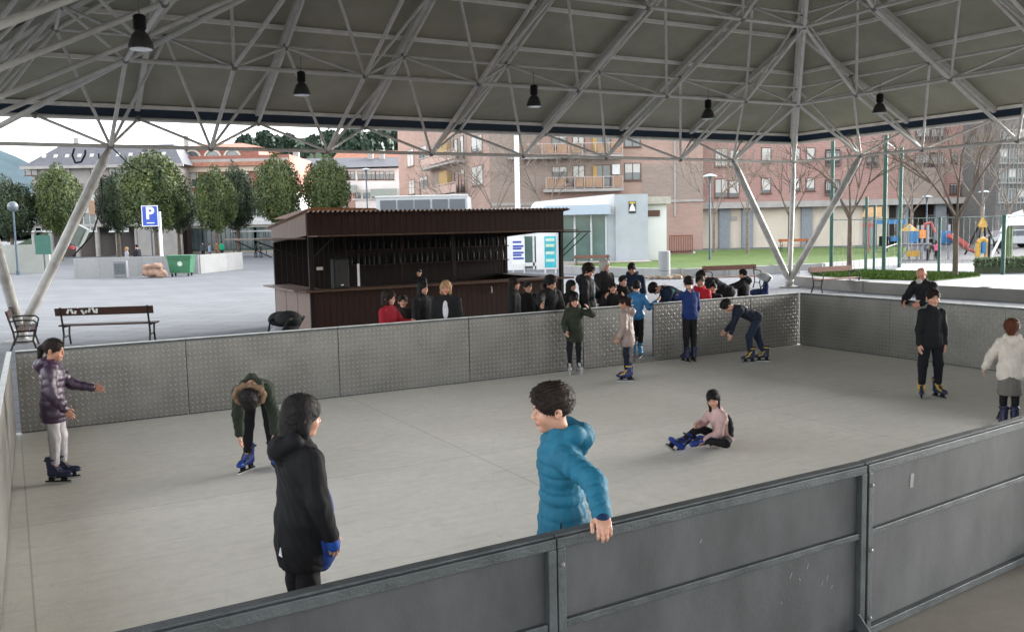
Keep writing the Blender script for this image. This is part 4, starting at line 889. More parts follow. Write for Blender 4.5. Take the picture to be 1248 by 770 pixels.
q = G(809, 339.5); pl = empty('stone_pillar', (q.x, q.y - .15, 0), 0, 'cylindrical stone pillar in front of the lawn wall with rubble round it', 'pillar'); MB().lathe((0, 0, 0), [(.26, 0), (.26, 1.18), (.24, 1.22)], 16).obj('shaft', concrete('pillar_stone', (.36, .37, .37), (.26, .27, .27)), pl); MB().lathe((0, 0, 0), [(.27, .35), (.27, .37)], 16).obj('band', M_GALV, pl)
m = MB()
for i in range(26): a = random.uniform(0, 6.28); rr = random.uniform(.3, 1.1); m.sphere((rr * 1.1 * math.cos(a), rr * .5 * math.sin(a), .06), random.uniform(.08, .2), 6, 4, (1, 1, .7))
tag(m.obj('rubble', mat('rubble', (.24, .18, .13), .95, 0, .3, 6)), None, None, None, 'stuff').location = (q.x, q.y - .1, 0)

# ------------------------------------------------------------------ trees
M_BARK = mat('bark', (.13, .105, .085), .9, 0, .3, 8, .6, 30, .1, stretch=(1, 1, .3)); M_BARKL = mat('bark_pale', (.19, .155, .13), .9, 0, .3, 8)
def leafmat(name, a, b): 
    m = mat(name, a, .6, 0, .1, .8, 0, col2=b, detail=6, spec=.35); return m
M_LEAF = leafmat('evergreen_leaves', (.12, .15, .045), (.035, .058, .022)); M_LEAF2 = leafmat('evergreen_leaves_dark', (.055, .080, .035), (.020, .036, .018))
def crown_mesh(seed, m, r=(2.6, 2.6, 3.0), n=17000, s=.105):
    rg = np.random.default_rng(seed); d = rg.normal(size=(n, 3)); d /= np.linalg.norm(d, axis=1)[:, None]
    lump = 1 + .14 * np.sin(5 * d[:, 0] + seed) * np.sin(6 * d[:, 1] + 2) + .09 * np.sin(9 * d[:, 2] + seed) * np.sin(8 * d[:, 0]) + .05 * np.sin(17 * d[:, 1] + 13 * d[:, 0])
    rad = (rg.random(n) ** .22) * lump; c = d * rad[:, None] * np.array(r); c[:, 2] = np.where(c[:, 2] < 0, c[:, 2] * .85, c[:, 2])
    # droop tufts sticking out
    nrm = d + rg.normal(size=(n, 3)) * .75; nrm /= np.linalg.norm(nrm, axis=1)[:, None]
    a = np.cross(nrm, rg.normal(size=(n, 3))); a /= np.linalg.norm(a, axis=1)[:, None]; b = np.cross(nrm, a)
    sz = (s * (.6 + .8 * rg.random(n)))[:, None]; a = a * sz; b = b * sz * .62
    V = np.stack([c - a, c + b, c + a, c - b], 1).reshape(-1, 3); F = np.arange(4 * n).reshape(-1, 4); me = npmesh('crown', V, F, m); me.polygons.foreach_set('use_smooth', [False] * n); return me
CR = [crown_mesh(3, M_LEAF), crown_mesh(8, M_LEAF), crown_mesh(21, M_LEAF2)]
trunk_m = MB().tube((0, 0, 0), (0, 0, 3.6), .20, 8, .15); trunk_m.tube((0, 0, 3.5), (.9, .2, 5.2), .12, 6, .05); trunk_m.tube((0, 0, 3.4), (-.8, .5, 5.3), .12, 6, .05); trunk_m.tube((0, 0, 3.4), (.1, -.8, 5.6), .12, 6, .05); TRM = trunk_m.mesh('trunk', M_BARK, True)
def evergreen(px, pt, pb, wpx, Y, k, label):
    c = P(px, (pt + pb) / 2, Y); s = wpx / FPX * Y / 5.2; sz = (P(px, pt, Y).z - P(px, pb, Y).z) / 5.6
    e = empty('evergreen_tree', (c.x, c.y, 0), 0, label, 'tree', 'round clipped evergreen trees'); o = link(bpy.data.objects.new('crown', CR[k]), e); o.location = (0, 0, c.z - .1); o.scale = (s, s, sz); o.rotation_euler = (0, 0, px)
    t = link(bpy.data.objects.new('trunk', TRM), e); t.scale = (1, 1, max(.5, (c.z) / 5.2)); return e
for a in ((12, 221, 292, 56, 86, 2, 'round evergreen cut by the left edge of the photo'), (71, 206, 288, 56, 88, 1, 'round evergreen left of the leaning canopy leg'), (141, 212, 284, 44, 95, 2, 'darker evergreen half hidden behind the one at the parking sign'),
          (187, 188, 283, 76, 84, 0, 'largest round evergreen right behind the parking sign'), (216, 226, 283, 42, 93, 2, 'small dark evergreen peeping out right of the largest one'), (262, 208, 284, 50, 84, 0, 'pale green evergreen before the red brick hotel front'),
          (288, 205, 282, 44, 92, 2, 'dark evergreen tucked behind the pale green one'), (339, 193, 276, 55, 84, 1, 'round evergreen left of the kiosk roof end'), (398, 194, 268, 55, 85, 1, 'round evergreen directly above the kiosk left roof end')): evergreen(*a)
def bare_mesh(seed, th, H, spread=.55, lv=5, r0=.13, m=M_BARK, up=.25, nb=(3, 4)):
    rd = random.Random(seed); mb = MB()
    def grow(p, d, L, r, l):
        q = p; n = 2
        for i in range(n):
            d = (d + Vector((rd.gauss(0, .08), rd.gauss(0, .08), rd.gauss(0, .05) + .03))).normalized(); e = q + d * L / n; mb.tube(q, e, r * (1 - .15 * i), 5 if l > 1 else 7, r * (1 - .15 * (i + 1)), cap=False); q = e
            if l >= 2 and i == 0 and rd.random() < .8: br(q, d, L * .6, r * .5, l + 1)
        if l < lv:
            for k in range(rd.choice(nb) if l < 2 else 2): br(q, d, L * rd.uniform(.66, .85), r * .66, l + 1)
    def br(q, d, L, r, l):
        if l > lv: return
        a = rd.uniform(0, 6.28); t = d.orthogonal().normalized(); s = d.cross(t); nd = (d + (t * math.cos(a) + s * math.sin(a)) * rd.uniform(spread * .6, spread * 1.2) + Vector((0, 0, up * .3))).normalized(); grow(q, nd, L, max(r, .007), l)
    tr = MB().tube((0, 0, 0), (0, 0, th), r0 * 1.15, 9, r0 * .9, cap=False)
    n0 = rd.choice(nb) + 2
    for k in range(n0):
        a = 6.28 * k / n0 + rd.uniform(-.3, .3); grow(Vector((0, 0, th - rd.uniform(0, .25))), Vector((math.cos(a) * spread, math.sin(a) * spread, 1)).normalized(), H * .36, r0 * .5, 1)
    return tr.mesh('trunk', m, True), mb.mesh('crown', m, True)
def bare_tree(px, pb, z0, ms, s, label, Y):
    q = P(px, pb, Y); e = empty('bare_tree', (q.x, q.y, z0), 0, label, 'tree', 'leafless trees on the lawns'); t = link(bpy.data.objects.new('trunk', ms[0]), e); c = link(bpy.data.objects.new('crown', ms[1]), e); e.scale = (s, s, s); e.rotation_euler = (0, 0, px * .7); return e
BT = [bare_mesh(5, 2.25, 4.2, .62, 4, .095, nb=(2, 3)), bare_mesh(11, 2.1, 4.0, .5, 4, .09, nb=(2, 3)), bare_mesh(19, 2.3, 4.6, .6, 5, .085, M_BARKL, nb=(2, 3))]
bare_tree(1035, 328, .33, BT[0], 1.0, 'bare spreading tree right of the canopy corner legs', 38)
bare_tree(1164, 337, .33, BT[1], 1.0, 'bare tree behind the bearded man with reddish trunk foot', 32)
bare_tree(911, 305, .3, BT[2], 1.12, 'bare tree left of the canopy corner legs before the cream wall', 58)
bare_tree(870, 305, .3, BT[2], 1.15, 'bare tree behind the hooded lawn lamp', 62)
bare_tree(962, 305, .3, BT[0], 1.15, 'bare tree directly behind the canopy corner foot', 62)
bare_tree(1110, 312, 0, BT[2], 1.25, 'bare tree rising among the play towers', 60); bare_tree(1100, 306, 0, BT[2], 1.2, 'crooked dark bare tree left of the play towers', 66)
bare_tree(1195, 310, 0, BT[2], 1.35, 'bare tree behind the parked car at the right', 60); bare_tree(1228, 310, 0, BT[2], 1.3, 'rightmost bare tree at the edge of the photo', 64)
bare_tree(605, 300, 0, BT[2], 1.55, 'bushy pale bare tree left of the tall mast', 72); bare_tree(668, 300, 0, BT[2], 1.45, 'pale bare tree right of the tall mast', 76); bare_tree(560, 300, 0, BT[2], 1.2, 'bare tree behind the dark roof box', 74)

# ------------------------------------------------------------------ far hill and wood
def hill(name, pts, Y, dep, m, kind='structure'):
    top = [P(x, y, Y) for x, y in pts]; vs = []; n = len(top)
    for p in top: vs += [(p.x, Y, p.z), (p.x, Y - dep, 0), (p.x * 1.2, Y + dep, 0)]
    fs = []
    for i in range(n - 1): fs += [(3 * i + 1, 3 * i + 4, 3 * i + 3, 3 * i), (3 * i, 3 * i + 3, 3 * i + 5, 3 * i + 2)]
    o = MB().add(vs, fs).obj(name, m, None, True); o['kind'] = kind; return o
hill('hill', [(-220, 205), (-100, 185), (-40, 178), (0, 183), (20, 191), (40, 201), (70, 216), (110, 236), (160, 262)], 700, 300, mat('far_hill', (.045, .07, .085), 1, 0, .25, .02, 0, spec=.1))
hill('hill', [(230, 235), (290, 178), (330, 172), (400, 165), (470, 158), (520, 158), (640, 170), (760, 215)], 330, 120, mat('near_hill', (.03, .05, .028), 1, 0, .3, .06, 0, spec=.1))
PINE = [crown_mesh(31, leafmat('pine_leaves', (.035, .065, .040), (.014, .030, .022)), (3.4, 3.4, 3.2), 1500, .62)]
for i, (x, y, w) in enumerate([(300, 165, 24), (322, 160, 22), (338, 166, 22), (352, 163, 16), (383, 165, 20), (402, 160, 26), (432, 157, 34), (462, 159, 30), (490, 158, 30), (452, 172, 34), (416, 175, 26), (480, 174, 30), (366, 178, 18), (310, 180, 26), (345, 180, 28)]):
    Y = 250 + (i % 3) * 14; c = P(x, y + w * .4, Y); s = w / FPX * Y / 6.4; e = empty('conifer', (c.x, c.y, 0), 0, 'dark conifer in the wood above the left house roofs', 'tree', 'conifers above the house roofs')
    o = link(bpy.data.objects.new('crown', PINE[0]), e); o.location = (0, 0, c.z - s * 1.0); o.scale = (s, s, s * 1.15); o.rotation_euler = (0, 0, i); MB().tube((0, 0, 0), (0, 0, c.z), .3, 6).obj('trunk', M_BARK, e)

# ------------------------------------------------------------------ buildings
def brick(name, a, b, mortar=(.35, .31, .28), sc=1.0, sz=(.5, .16)):
    m = bpy.data.materials.new(name); m.use_nodes = True; nt = m.node_tree; N = nt.nodes; L = nt.links; bs = N['Principled BSDF']; bs.inputs['Roughness'].default_value = .85; bs.inputs['Specular IOR Level'].default_value = .2
    tc = N.new('ShaderNodeTexCoord'); se = N.new('ShaderNodeSeparateXYZ'); L.new(tc.outputs['Object'], se.inputs[0]); cb_ = N.new('ShaderNodeCombineXYZ')
    L.new(nmath(nt, 'ADD', se.outputs[0], se.outputs[1]), cb_.inputs[0]); L.new(se.outputs[2], cb_.inputs[1])
    br = N.new('ShaderNodeTexBrick'); br.inputs['Scale'].default_value = sc; br.inputs['Brick Width'].default_value = sz[0]; br.inputs['Row Height'].default_value = sz[1]; br.inputs['Mortar Size'].default_value = .012; br.inputs['Color1'].default_value = tuple(a) + (1,); br.inputs['Color2'].default_value = tuple(b) + (1,); br.inputs['Mortar'].default_value = tuple(mortar) + (1,)
    L.new(cb_.outputs[0], br.inputs['Vector']); n = N.new('ShaderNodeTexNoise'); n.inputs['Scale'].default_value = .5; n.inputs['Detail'].default_value = 6; L.new(tc.outputs['Object'], n.inputs['Vector'])
    r = N.new('ShaderNodeMapRange'); r.inputs[1].default_value = .3; r.inputs[2].default_value = .75; r.inputs[3].default_value = .0; r.inputs[4].default_value = .3; L.new(n.outputs['Fac'], r.inputs[0])
    L.new(nmix(nt, r.outputs[0], br.outputs['Color'], tuple(x * .6 for x in a)), bs.inputs['Base Color']); return m
M_BR = brick('brick_salmon', (.44, .29, .24), (.38, .25, .205)); M_BRP = brick('brick_pink', (.40, .23, .20), (.35, .195, .17), (.42, .35, .32)); M_BRR = brick('brick_red', (.36, .13, .095), (.30, .105, .08)); M_BRT = brick('brick_tan', (.34, .265, .225), (.29, .225, .19)); M_BRG = brick('brick_grey', (.19, .18, .175), (.15, .145, .14), (.12, .12, .12))
M_CREAM = mat('cream_render', (.62, .55, .45), .8, 0, .07, .5); M_WHITER = mat('white_render', (.72, .71, .70), .7, 0, .05, .6); M_CONC = mat('concrete_band', (.36, .34, .32), .8, 0, .12, 1); M_SLATE = mat('slate_roof', (.115, .115, .13), .6, 0, .15, 2); M_TILE = mat('red_roof_tile', (.40, .18, .12), .75, 0, .2, 3)
M_GLASS = mat('window_glass', (.10, .12, .13), .08, 0, .25, .6, spec=.8); M_BLIND = mat('white_blind', (.52, .51, .48), .6, 0, .06, 1); M_FRAME = mat('brown_frame', (.10, .045, .03), .5); M_FRAMEW = mat('white_frame', (.65, .65, .64), .5); M_AWN = mat('yellow_awning', (.42, .27, .09), .7); M_ORANGE = mat('orange_panel', (.34, .21, .13), .6, 0, .1, 2); M_DARKIN = mat('shop_dark', (.05, .035, .03), .4); M_RAIL = mat('rail_paint', (.45, .36, .32), .5)
def bldg(label, loc, rz=0, cat='building', name='apartment_building'): return empty(name, loc, rz, label, cat)
def bpart(e, name, m, *bx):
    if name in ('balcony_grid', 'cornice', 'grey_brick'):
        o = MB()
        for b in bx: o.b2(*b)
        return o.obj(name, m, e)
    for b in bx: o = MB().b2(*b).obj(name, m, e)
    return o
def window(e, x, z, w, h, y=0, frame=None, blind=.4, mull=1):
    """local x centre, z bottom; y = wall face; blind = share of the pane covered by a pale shutter"""
    frame = frame or M_FRAME; f = MB(); t = .07
    f.b2(x - w / 2, x + w / 2, y - .06, y + .04, z, z + t); f.b2(x - w / 2, x + w / 2, y - .06, y + .04, z + h - t, z + h); f.b2(x - w / 2, x - w / 2 + t, y - .06, y + .04, z + t, z + h - t); f.b2(x + w / 2 - t, x + w / 2, y - .06, y + .04, z + t, z + h - t)
    for i in range(mull): xm = x - w / 2 + w * (i + 1) / (mull + 1); f.b2(xm - .035, xm + .035, y - .058, y + .03, z + t, z + h - t)
    f.b2(x - w / 2 - .08, x + w / 2 + .08, y - .14, y - .062, z - .08, z)
    o = f.obj('window', frame, e); MB().b2(x - w / 2 + t, x + w / 2 - t, y - .02, y - .01, z + t, z + h - t).obj('pane', M_GLASS, o)
    if blind > 0: MB().b2(x - w / 2 + t, x + w / 2 - t, y - .04, y - .022, z + t + (h - 2 * t) * (1 - blind), z + h - t).obj('shutter', M_BLIND, o)
    return o
def lx(e, px, Y=None):      # local x on a frontal facade from a pixel column
    Y = Y or e.location.y; return (px - CX) / FPX * Y - e.location.x
def lz(px, py, Y): return P(px, py, Y).z
# A: grey mansard building on the left
YA = 104; A = bldg('grey stone apartment block with slate mansard roof behind the left evergreens', (P(45, 300, YA).x, YA, 0))
wA = lx(A, 226); zE = lz(100, 203, YA)
bpart(A, 'wall', mat('grey_stone_wall', (.30, .275, .265), .8, 0, .1, 1), (0, wA, 0, 14, 3.6, zE)); bpart(A, 'arcade', M_DARKIN, (.5, wA - .3, 2.5, 13, 0, 3.6)); bpart(A, 'soffit_band', M_CONC, (-.1, wA + .1, -.12, 2, 3.4, 3.75))
m = MB(); m.add([(-.8, -.8, zE), (wA + .8, -.8, zE), (wA + .8, 15, zE), (-.8, 15, zE), (1.8, 3, zE + 2.6), (wA - 1.5, 3, zE + 2.6), (wA - 1.5, 11, zE + 2.6), (1.8, 11, zE + 2.6)], [(3, 2, 1, 0), (4, 5, 6, 7), (0, 1, 5, 4), (1, 2, 6, 5), (2, 3, 7, 6), (3, 0, 4, 7)]); rA = m.obj('roof', M_SLATE, A)
bpart(A, 'eaves', M_CONC, (-.9, wA + .9, -.9, -.75, zE - .25, zE + .08))
for px in (60, 74, 88, 103, 118, 150, 165, 180, 205): x = lx(A, px); m = MB(); m.box((x, 1.0, zE + 1.3), (.4, .1, .5), M=Matrix.Rotation(R(-38), 3, 'X')); m.obj('roof_window', M_BLIND, A)
for px in (75, 215): x = lx(A, px); MB().b2(x - .3, x + .3, 6, 6.6, zE + 2, zE + 3.9).obj('chimney', M_CONC, rA)
for px in (49, 91, 128, 150, 178, 210): window(A, lx(A, px), lz(px, 214, YA), 1.5 if px != 91 else .9, 1.2, 0, M_FRAME, .6)
for px in (45, 60, 112, 150): window(A, lx(A, px), lz(px, 282, YA), 2.2, 4.2, 0, M_FRAMEW, .5, 2)
for px in (45, 66, 98, 122, 147, 170): x = lx(A, px); MB().tube((x, .3, 0), (x, .3, 3.5), .28, 10).obj('column', M_CONC, A)
bpart(A, 'awning', mat('red_awning', (.5, .10, .05), .7), (lx(A, 30), lx(A, 46), -.8, -.1, 6.6, 7.1)); bpart(A, 'orange_screen', M_ORANGE, (lx(A, 102), lx(A, 109), -.25, -.1, 5.2, 8.4), (lx(A, 116), lx(A, 124), -.25, -.1, 4.8, 6.4))
bpart(A, 'balcony', M_CONC, (lx(A, 36), lx(A, 55), -.9, -.05, 3.8, 5.0)); bpart(A, 'shop_front', M_CONC, (lx(A, 173), lx(A, 226), -.2, .2, 0, 3.3))
# B: red brick hotel with arches
YB = 108; B = bldg('red brick building with arched top windows and cream bands', (P(198, 300, YB).x, YB, 0)); wB = lx(B, 360); zt1 = lz(280, 200, YB)
bpart(B, 'wall', M_BRR, (0, wB, 0, 12, 7.2, zt1 + 1.0)); bpart(B, 'lower_wall', M_WHITER, (-.05, wB + .05, -.05, 12, 3.8, 7.2)); bpart(B, 'cornice', mat('cream_cornice', (.58, .48, .38), .7), (-.2, wB + .2, -.5, -.04, zt1 - .9, zt1 - .3), (-.2, wB + .2, -.3, -.04, 6.9, 7.3))
bpart(B, 'tile_edge', M_TILE, (-.3, wB + .3, -.9, -.3, zt1 - .3, zt1 + .2)); bpart(B, 'terrace_rail', M_CONC, (0, wB, -.6, -.5, zt1 + .2, zt1 + .55))
xa, xb = lx(B, 214), lx(B, 318); za = zt1 + .35; bpart(B, 'attic_wall', M_BRR, (xa, xb, 2, 10, za, za + 1.7))
m = MB(); zr = za + 1.7; m.add([(xa - .6, 1.5, zr), (xb + .6, 1.5, zr), (xb + .6, 10.5, zr), (xa - .6, 10.5, zr), (xa + 3, 5.5, zr + .9), (xb - 3, 5.5, zr + .9), (xb - 3, 6.5, zr + .9), (xa + 3, 6.5, zr + .9)], [(3, 2, 1, 0), (4, 5, 6, 7), (0, 1, 5, 4), (1, 2, 6, 5), (2, 3, 7, 6), (3, 0, 4, 7)]); m.obj('roof', M_TILE, B)
for px in (237, 262, 286):
    x = lx(B, px) ; zc = za + .5; f = MB(); n = 10; pts = [(x + 1.0 * math.cos(math.pi * i / n), zc + 1.0 * math.sin(math.pi * i / n)) for i in range(n + 1)]
    for (x1, z1), (x2, z2) in zip(pts[:-1], pts[1:]): f.beam((x1, 1.9, z1), (x2, 1.9, z2), .25, .22)
    f.b2(x - 1.2, x + 1.2, 1.8, 1.95, zc - .5, zc - .3); o = f.obj('arched_window', M_CREAM, B); g_ = MB(); g_.add([(x, 1.93, zc)] + [(p[0] * 1. , 1.93, p[1]) for p in pts], [(0, i, i + 1) for i in range(1, n + 1)]); g_.obj('pane', M_GLASS, o)
for px in (216, 241, 297, 330): window(B, lx(B, px), lz(px, 228, YB), 1.6, 3.0, 0, M_CREAM, .7, 1)
for px in (228, 306): m = MB(); m.tube((lx(B, px), -.12, lz(px, 215, YB)), (lx(B, px), -.04, lz(px, 215, YB)), .6, 16); m.obj('medallion', M_CREAM, B)
for px in (214, 232, 250, 300, 318, 335): window(B, lx(B, px), 4.3, 1.5, 2.0, -.05, M_FRAMEW, .3)
bpart(B, 'shop_wall', mat('shop_stone', (.42, .38, .32), .8), (0, wB, -.08, 10, 0, 3.8)); bpart(B, 'shop_band', M_FRAMEW, (0, wB, -.3, -.1, 3.3, 3.8))
for px in (240, 262, 285, 305, 325): window(B, lx(B, px), .4, 2.4, 2.6, -.08, M_GREENPOLE, 0, 3)
# C: mid houses with slate roof
YC = 128; C_ = bldg('pale row of flats with long slate roof left of the brick block', (P(330, 300, YC).x, YC, 0)); wC = lx(C_, 505); zc_ = lz(430, 206, YC)
bpart(C_, 'wall', M_WHITER, (0, wC, 0, 12, 0, zc_)); bpart(C_, 'brick_bay', M_BR, (lx(C_, 428), lx(C_, 438), -.15, .1, 0, zc_ - 3), (lx(C_, 443), lx(C_, 478), -.1, .1, 0, zc_ - 6))
m = MB(); zl, zr = lz(360, 207, YC), lz(490, 203, YC); hl, hr_ = lz(360, 190, YC), lz(490, 188, YC); m.add([(-.5, -1, zl), (wC, -1, zr), (wC, 12, zr), (-.5, 12, zl), (-.5, 5, hl), (wC, 5, hr_)], [(0, 1, 5, 4), (2, 3, 4, 5), (3, 2, 1, 0), (0, 4, 3), (1, 2, 5)]); rC = m.obj('roof', M_SLATE, C_)
for px in (375, 395, 410, 425, 437, 447, 470): x = lx(C_, px); MB().box((x, 2.5, (zl + hl) / 2 - .3), (.6, .1, .7), M=Matrix.Rotation(R(-60), 3, 'X')).obj('roof_window', M_FRAMEW, C_)
for px in (360, 452, 466): x = lx(C_, px); MB().b2(x - .4, x + .4, 4, 4.8, hl - 1, hl + .9).obj('chimney', M_CONC, rC)
for px in (425, 433, 447, 458, 468, 480): window(C_, lx(C_, px), lz(px, 219, YC), 1.3, 1.2, 0, M_FRAME, .3)
for px in (418, 440, 452, 462, 472): window(C_, lx(C_, px), lz(px, 243, YC), 1.3, 1.4, -.12, M_FRAMEW, .3)
bpart(C_, 'balcony', mat('green_grey_rail', (.28, .33, .30), .6), (lx(C_, 422), lx(C_, 440), -1.1, -.1, zc_ - 3.4, zc_ - 2.3), (lx(C_, 458), lx(C_, 490), -1.1, -.1, zc_ - 3.9, zc_ - 2.9)); bpart(C_, 'white_panel', M_FRAMEW, (lx(C_, 438), lx(C_, 500), -.25, -.15, zc_ - 6.3, zc_ - 4.6))
m = MB(); zz = lz(460, 189, 150); e5 = bldg('low red tiled roof peeping over the slate roof', (P(400, 300, 150).x, 150, 0), 0, 'house', 'tiled_house'); wD = lx(e5, 500); m.add([(0, 0, zz - 2), (wD, 0, zz - 2), (wD, 8, zz - 2), (0, 8, zz - 2), (1.5, 4, zz + 1), (wD - 1.5, 4, zz + 1)], [(0, 1, 5, 4), (2, 3, 4, 5), (1, 2, 5), (3, 0, 4), (3, 2, 1, 0)]); m.obj('roof', M_TILE, e5); bpart(e5, 'wall', M_CREAM, (.5, wD - .5, .6, 7.5, 0, zz - 2))
# D: brick apartment block with receding left side
YD = 82; c0 = P(599, 300, YD); D_ = bldg('salmon brick apartment block with balconies behind the white pavilion', (c0.x, YD, 0)); wD = lx(D_, 858); HD = 17
slab_z = [lz(700, 232, YD) , lz(700, 192, YD)]; fl = slab_z[1] - slab_z[0]
bpart(D_, 'wall', M_BR, (0, wD, .0, 14, 0, HD)); 
LEFT = empty('left_wing', (0, 0, 0)); 
lend = P(489, 300, 116); vec = Vector((lend.x - c0.x, lend.y - YD, 0)); LL = vec.length; angL = math.atan2(-vec.y, -vec.x)
bpy.data.objects.remove(LEFT)
bpart(D_, 'ledge', M_CONC, (-.1, wD, -.14, -.01, lz(700, 249, YD), lz(700, 246, YD)))
bpart(D_, 'grey_brick', M_BRT, (0.02, lx(D_, 662), -.05, -.012, lz(620, 258, YD), HD - .2), (lx(D_, 662), lx(D_, 758), -.04, -.012, lz(700, 229, YD), lz(700, 194, YD)), (lx(D_, 784), wD, -.03, -.01, lz(800, 243, YD), lz(800, 200, YD)))
for i, zs in enumerate((lz(700, 233, YD), lz(700, 192.5, YD), lz(700, 152, YD))):
    bpart(D_, 'balcony_slab', M_CONC, (lx(D_, 622 if i else 665), lx(D_, 760), -1.3, -.05, zs - .1, zs + .15))
    x0, x1 = lx(D_, 632 if i else 668), lx(D_, 759); n = 8; rl = MB(); pn = []
    for k in range(n + 1): x = x0 + (x1 - x0) * k / n; rl.b2(x - .04, x + .04, -1.28, -1.2, zs + .15, zs + 1.15)
    rl.b2(x0, x1, -1.28, -1.2, zs + 1.15, zs + 1.22); rl.b2(x0, x1, -1.28, -1.2, zs + .25, zs + .3)
    for k in range(n):
        if (k + i) % 4 != 2: xx = x0 + (x1 - x0) * (k + .5) / n; ww = (x1 - x0) / n * .38; pn.append((xx - ww, xx + ww, -1.26, -1.22, zs + .35, zs + 1.1))
    o = rl.obj('balcony_railing', M_RAIL, D_); [bpart(o, 'railing_panel', M_ORANGE, b_) for b_ in pn]
    if i < 2:
        zt_ = zs + .9
        window(D_, lx(D_, 685), zt_, 1.4, 1.35, -.05, M_FRAME, .35); window(D_, lx(D_, 708), zs + .2, 1.1, 2.1, -.05, M_FRAME, .5); window(D_, lx(D_, 737), zs + .2, 1.5, 2.1, -.05, M_FRAME, 0)
        window(D_, lx(D_, 773), zt_ - .05, 1.5, 1.55, -.01, M_FRAME, .55)
        bpart(D_, 'awning_blind', M_AWN, (lx(D_, 725), lx(D_, 730), -.3, -.06, zs + .5, zs + 2.2))
o = bpart(D_, 'air_conditioner', M_FRAMEW, (lx(D_, 748), lx(D_, 757), -.5, -.08, lz(752, 213, YD), lz(752, 201, YD)))
bpart(D_, 'downpipe', M_CONC, (lx(D_, 823), lx(D_, 825), -.12, -.02, 3, HD))
LW = empty('brick_wing', (c0.x, c0.y, 0), angL, 'brick wing with yellow awnings receding left from the block corner', 'building')
# local x from -LL (far) to 0 (corner), face towards -y
bpart(LW, 'wall', M_BR, (-LL, -.02, 0, 10, 0, HD))
def wx(px):     # local x where a pixel column meets the wing's face
    d = ray(px, 300); ux, uy = -vec.x / LL, -vec.y / LL
    t = (c0.x * d[1] - c0.y * d[0]) / (ux * d[1] - uy * d[0]); return -t
def wzz(px, py):
    l = wx(px); q = Vector((c0.x, c0.y, 0)) + Vector((-vec.x, -vec.y, 0)) / LL * l; return P(px, py, q.y).z
for (pa, pb_, pt, pbm, bl) in ((578, 591, 165, 186, .6), (578, 591, 202, 226, 1), (515, 524, 178, 197, .2), (514, 524, 215, 236, .2), (500, 508, 182, 203, 1), (501, 508, 219, 237, 1)):
    x0, x1 = wx(pa), wx(pb_); zA = wzz((pa + pb_) / 2, pbm); zB = wzz((pa + pb_) / 2, pt); window(LW, (x0 + x1) / 2, zA, x1 - x0, zB - zA, 0, M_FRAME, bl)
for i in (0, 1):
    pyb = 203 + 38 * i - 2
    x0, x1 = wx(529), wx(572); zs = wzz(550, pyb - 1 + 0)
    bpart(LW, 'recess_shade', mat('recess_shadow_wall', (.28, .22, .19), .8), (x0, x1, -.03, -.005, zs - .1, zs + 2.7)); bpart(LW, 'balcony_slab', M_CONC, (x0 - .3, x1 + .1, -1.3, -.05, zs - .25, zs - .05))  # flat plate on the wall; its darker colour stands for the balcony's shade
    rl = MB(); n = 7; 
    for k in range(n + 1): x = x0 + (x1 - x0) * k / n; rl.b2(x - .05, x + .05, -1.28, -1.2, zs, zs + 1.0)
    rl.b2(x0 - .3, x1, -1.29, -1.19, zs + 1.0, zs + 1.08); o = rl.obj('balcony_railing', M_RAIL, LW); bpart(o, 'railing_panel', mat('railing_pink', (.48, .33, .27), .7), (x0, x1, -1.25, -1.22, zs + .1, zs + .9))
    bpart(LW, 'awning_blind', M_AWN, (wx(543), wx(553), -.5, -.06, zs + .6, zs + 2.5)); window(LW, (wx(557) + wx(561)) / 2, zs, (wx(561) - wx(556)), 2.3, -.04, M_FRAME, 0, 0); window(LW, (wx(564) + wx(570)) / 2, zs + .2, (wx(569) - wx(565)), 2.2, -.04, M_FRAME, .2, 0)
# E: pink brick building on the right
YE = 84; E_ = bldg('pink brick building above a long cream ground floor', (P(826, 300, YE).x, YE, 0)); wE = lx(E_, 1215); zg = lz(960, 250, YE)
bpart(E_, 'wall', M_BRP, (0, wE, 0, 14, zg, 17)); bpart(E_, 'ground_floor', M_CREAM, (-.0, lx(E_, 1085), .3, 13, 0, zg)); bpart(E_, 'ledge', M_CONC, (-.1, wE, -.9, 0, zg - .2, zg + .35)); bpart(E_, 'arcade', M_DARKIN, (lx(E_, 1086), wE, 2.5, 13, 0, zg))
bpart(E_, 'tan_bay', M_BRT, (lx(E_, 1098), lx(E_, 1146), -.5, -.01, lz(1120, 246, YE), lz(1120, 205, YE)))
for px in (884, 912, 984, 1060, 1100, 1146, 1180): x = lx(E_, px); bpart(E_, 'pillar', mat('pillar_grey', (.22, .24, .26), .6), (x - .5, x + .5, -.1, .28, 0, zg - .22))
bpart(E_, 'grille', M_CONC, (lx(E_, 891), lx(E_, 900), .2, .29, lz(895, 269, YE), lz(895, 264, YE)))
for row, dy in enumerate((0, 37)):
    for pa, pb_, pt, pbm, bl, mu in ((847, 857, 187, 203, .5, 1), (872, 888, 181, 204, .95, 1), (889, 902, 183, 204, .95, 0), (928, 940, 180, 199, 1, 0), (963, 975, 180, 196, 1, 0), (982, 993, 180, 196, 1, 0), (1156, 1165, 187, 200, .1, 1), (1169, 1177, 188, 201, .1, 1), (1196, 1203, 189, 201, .2, 1)):
        f_ = 1 if row else 0; x0, x1 = lx(E_, pa), lx(E_, pb_); zB = lz(pa, pt + dy, YE); zA = lz(pa, pbm + dy, YE); window(E_, (x0 + x1) / 2, zA, x1 - x0, zB - zA, 0, M_FRAME, bl * (1 if row == 0 else .8), mu)
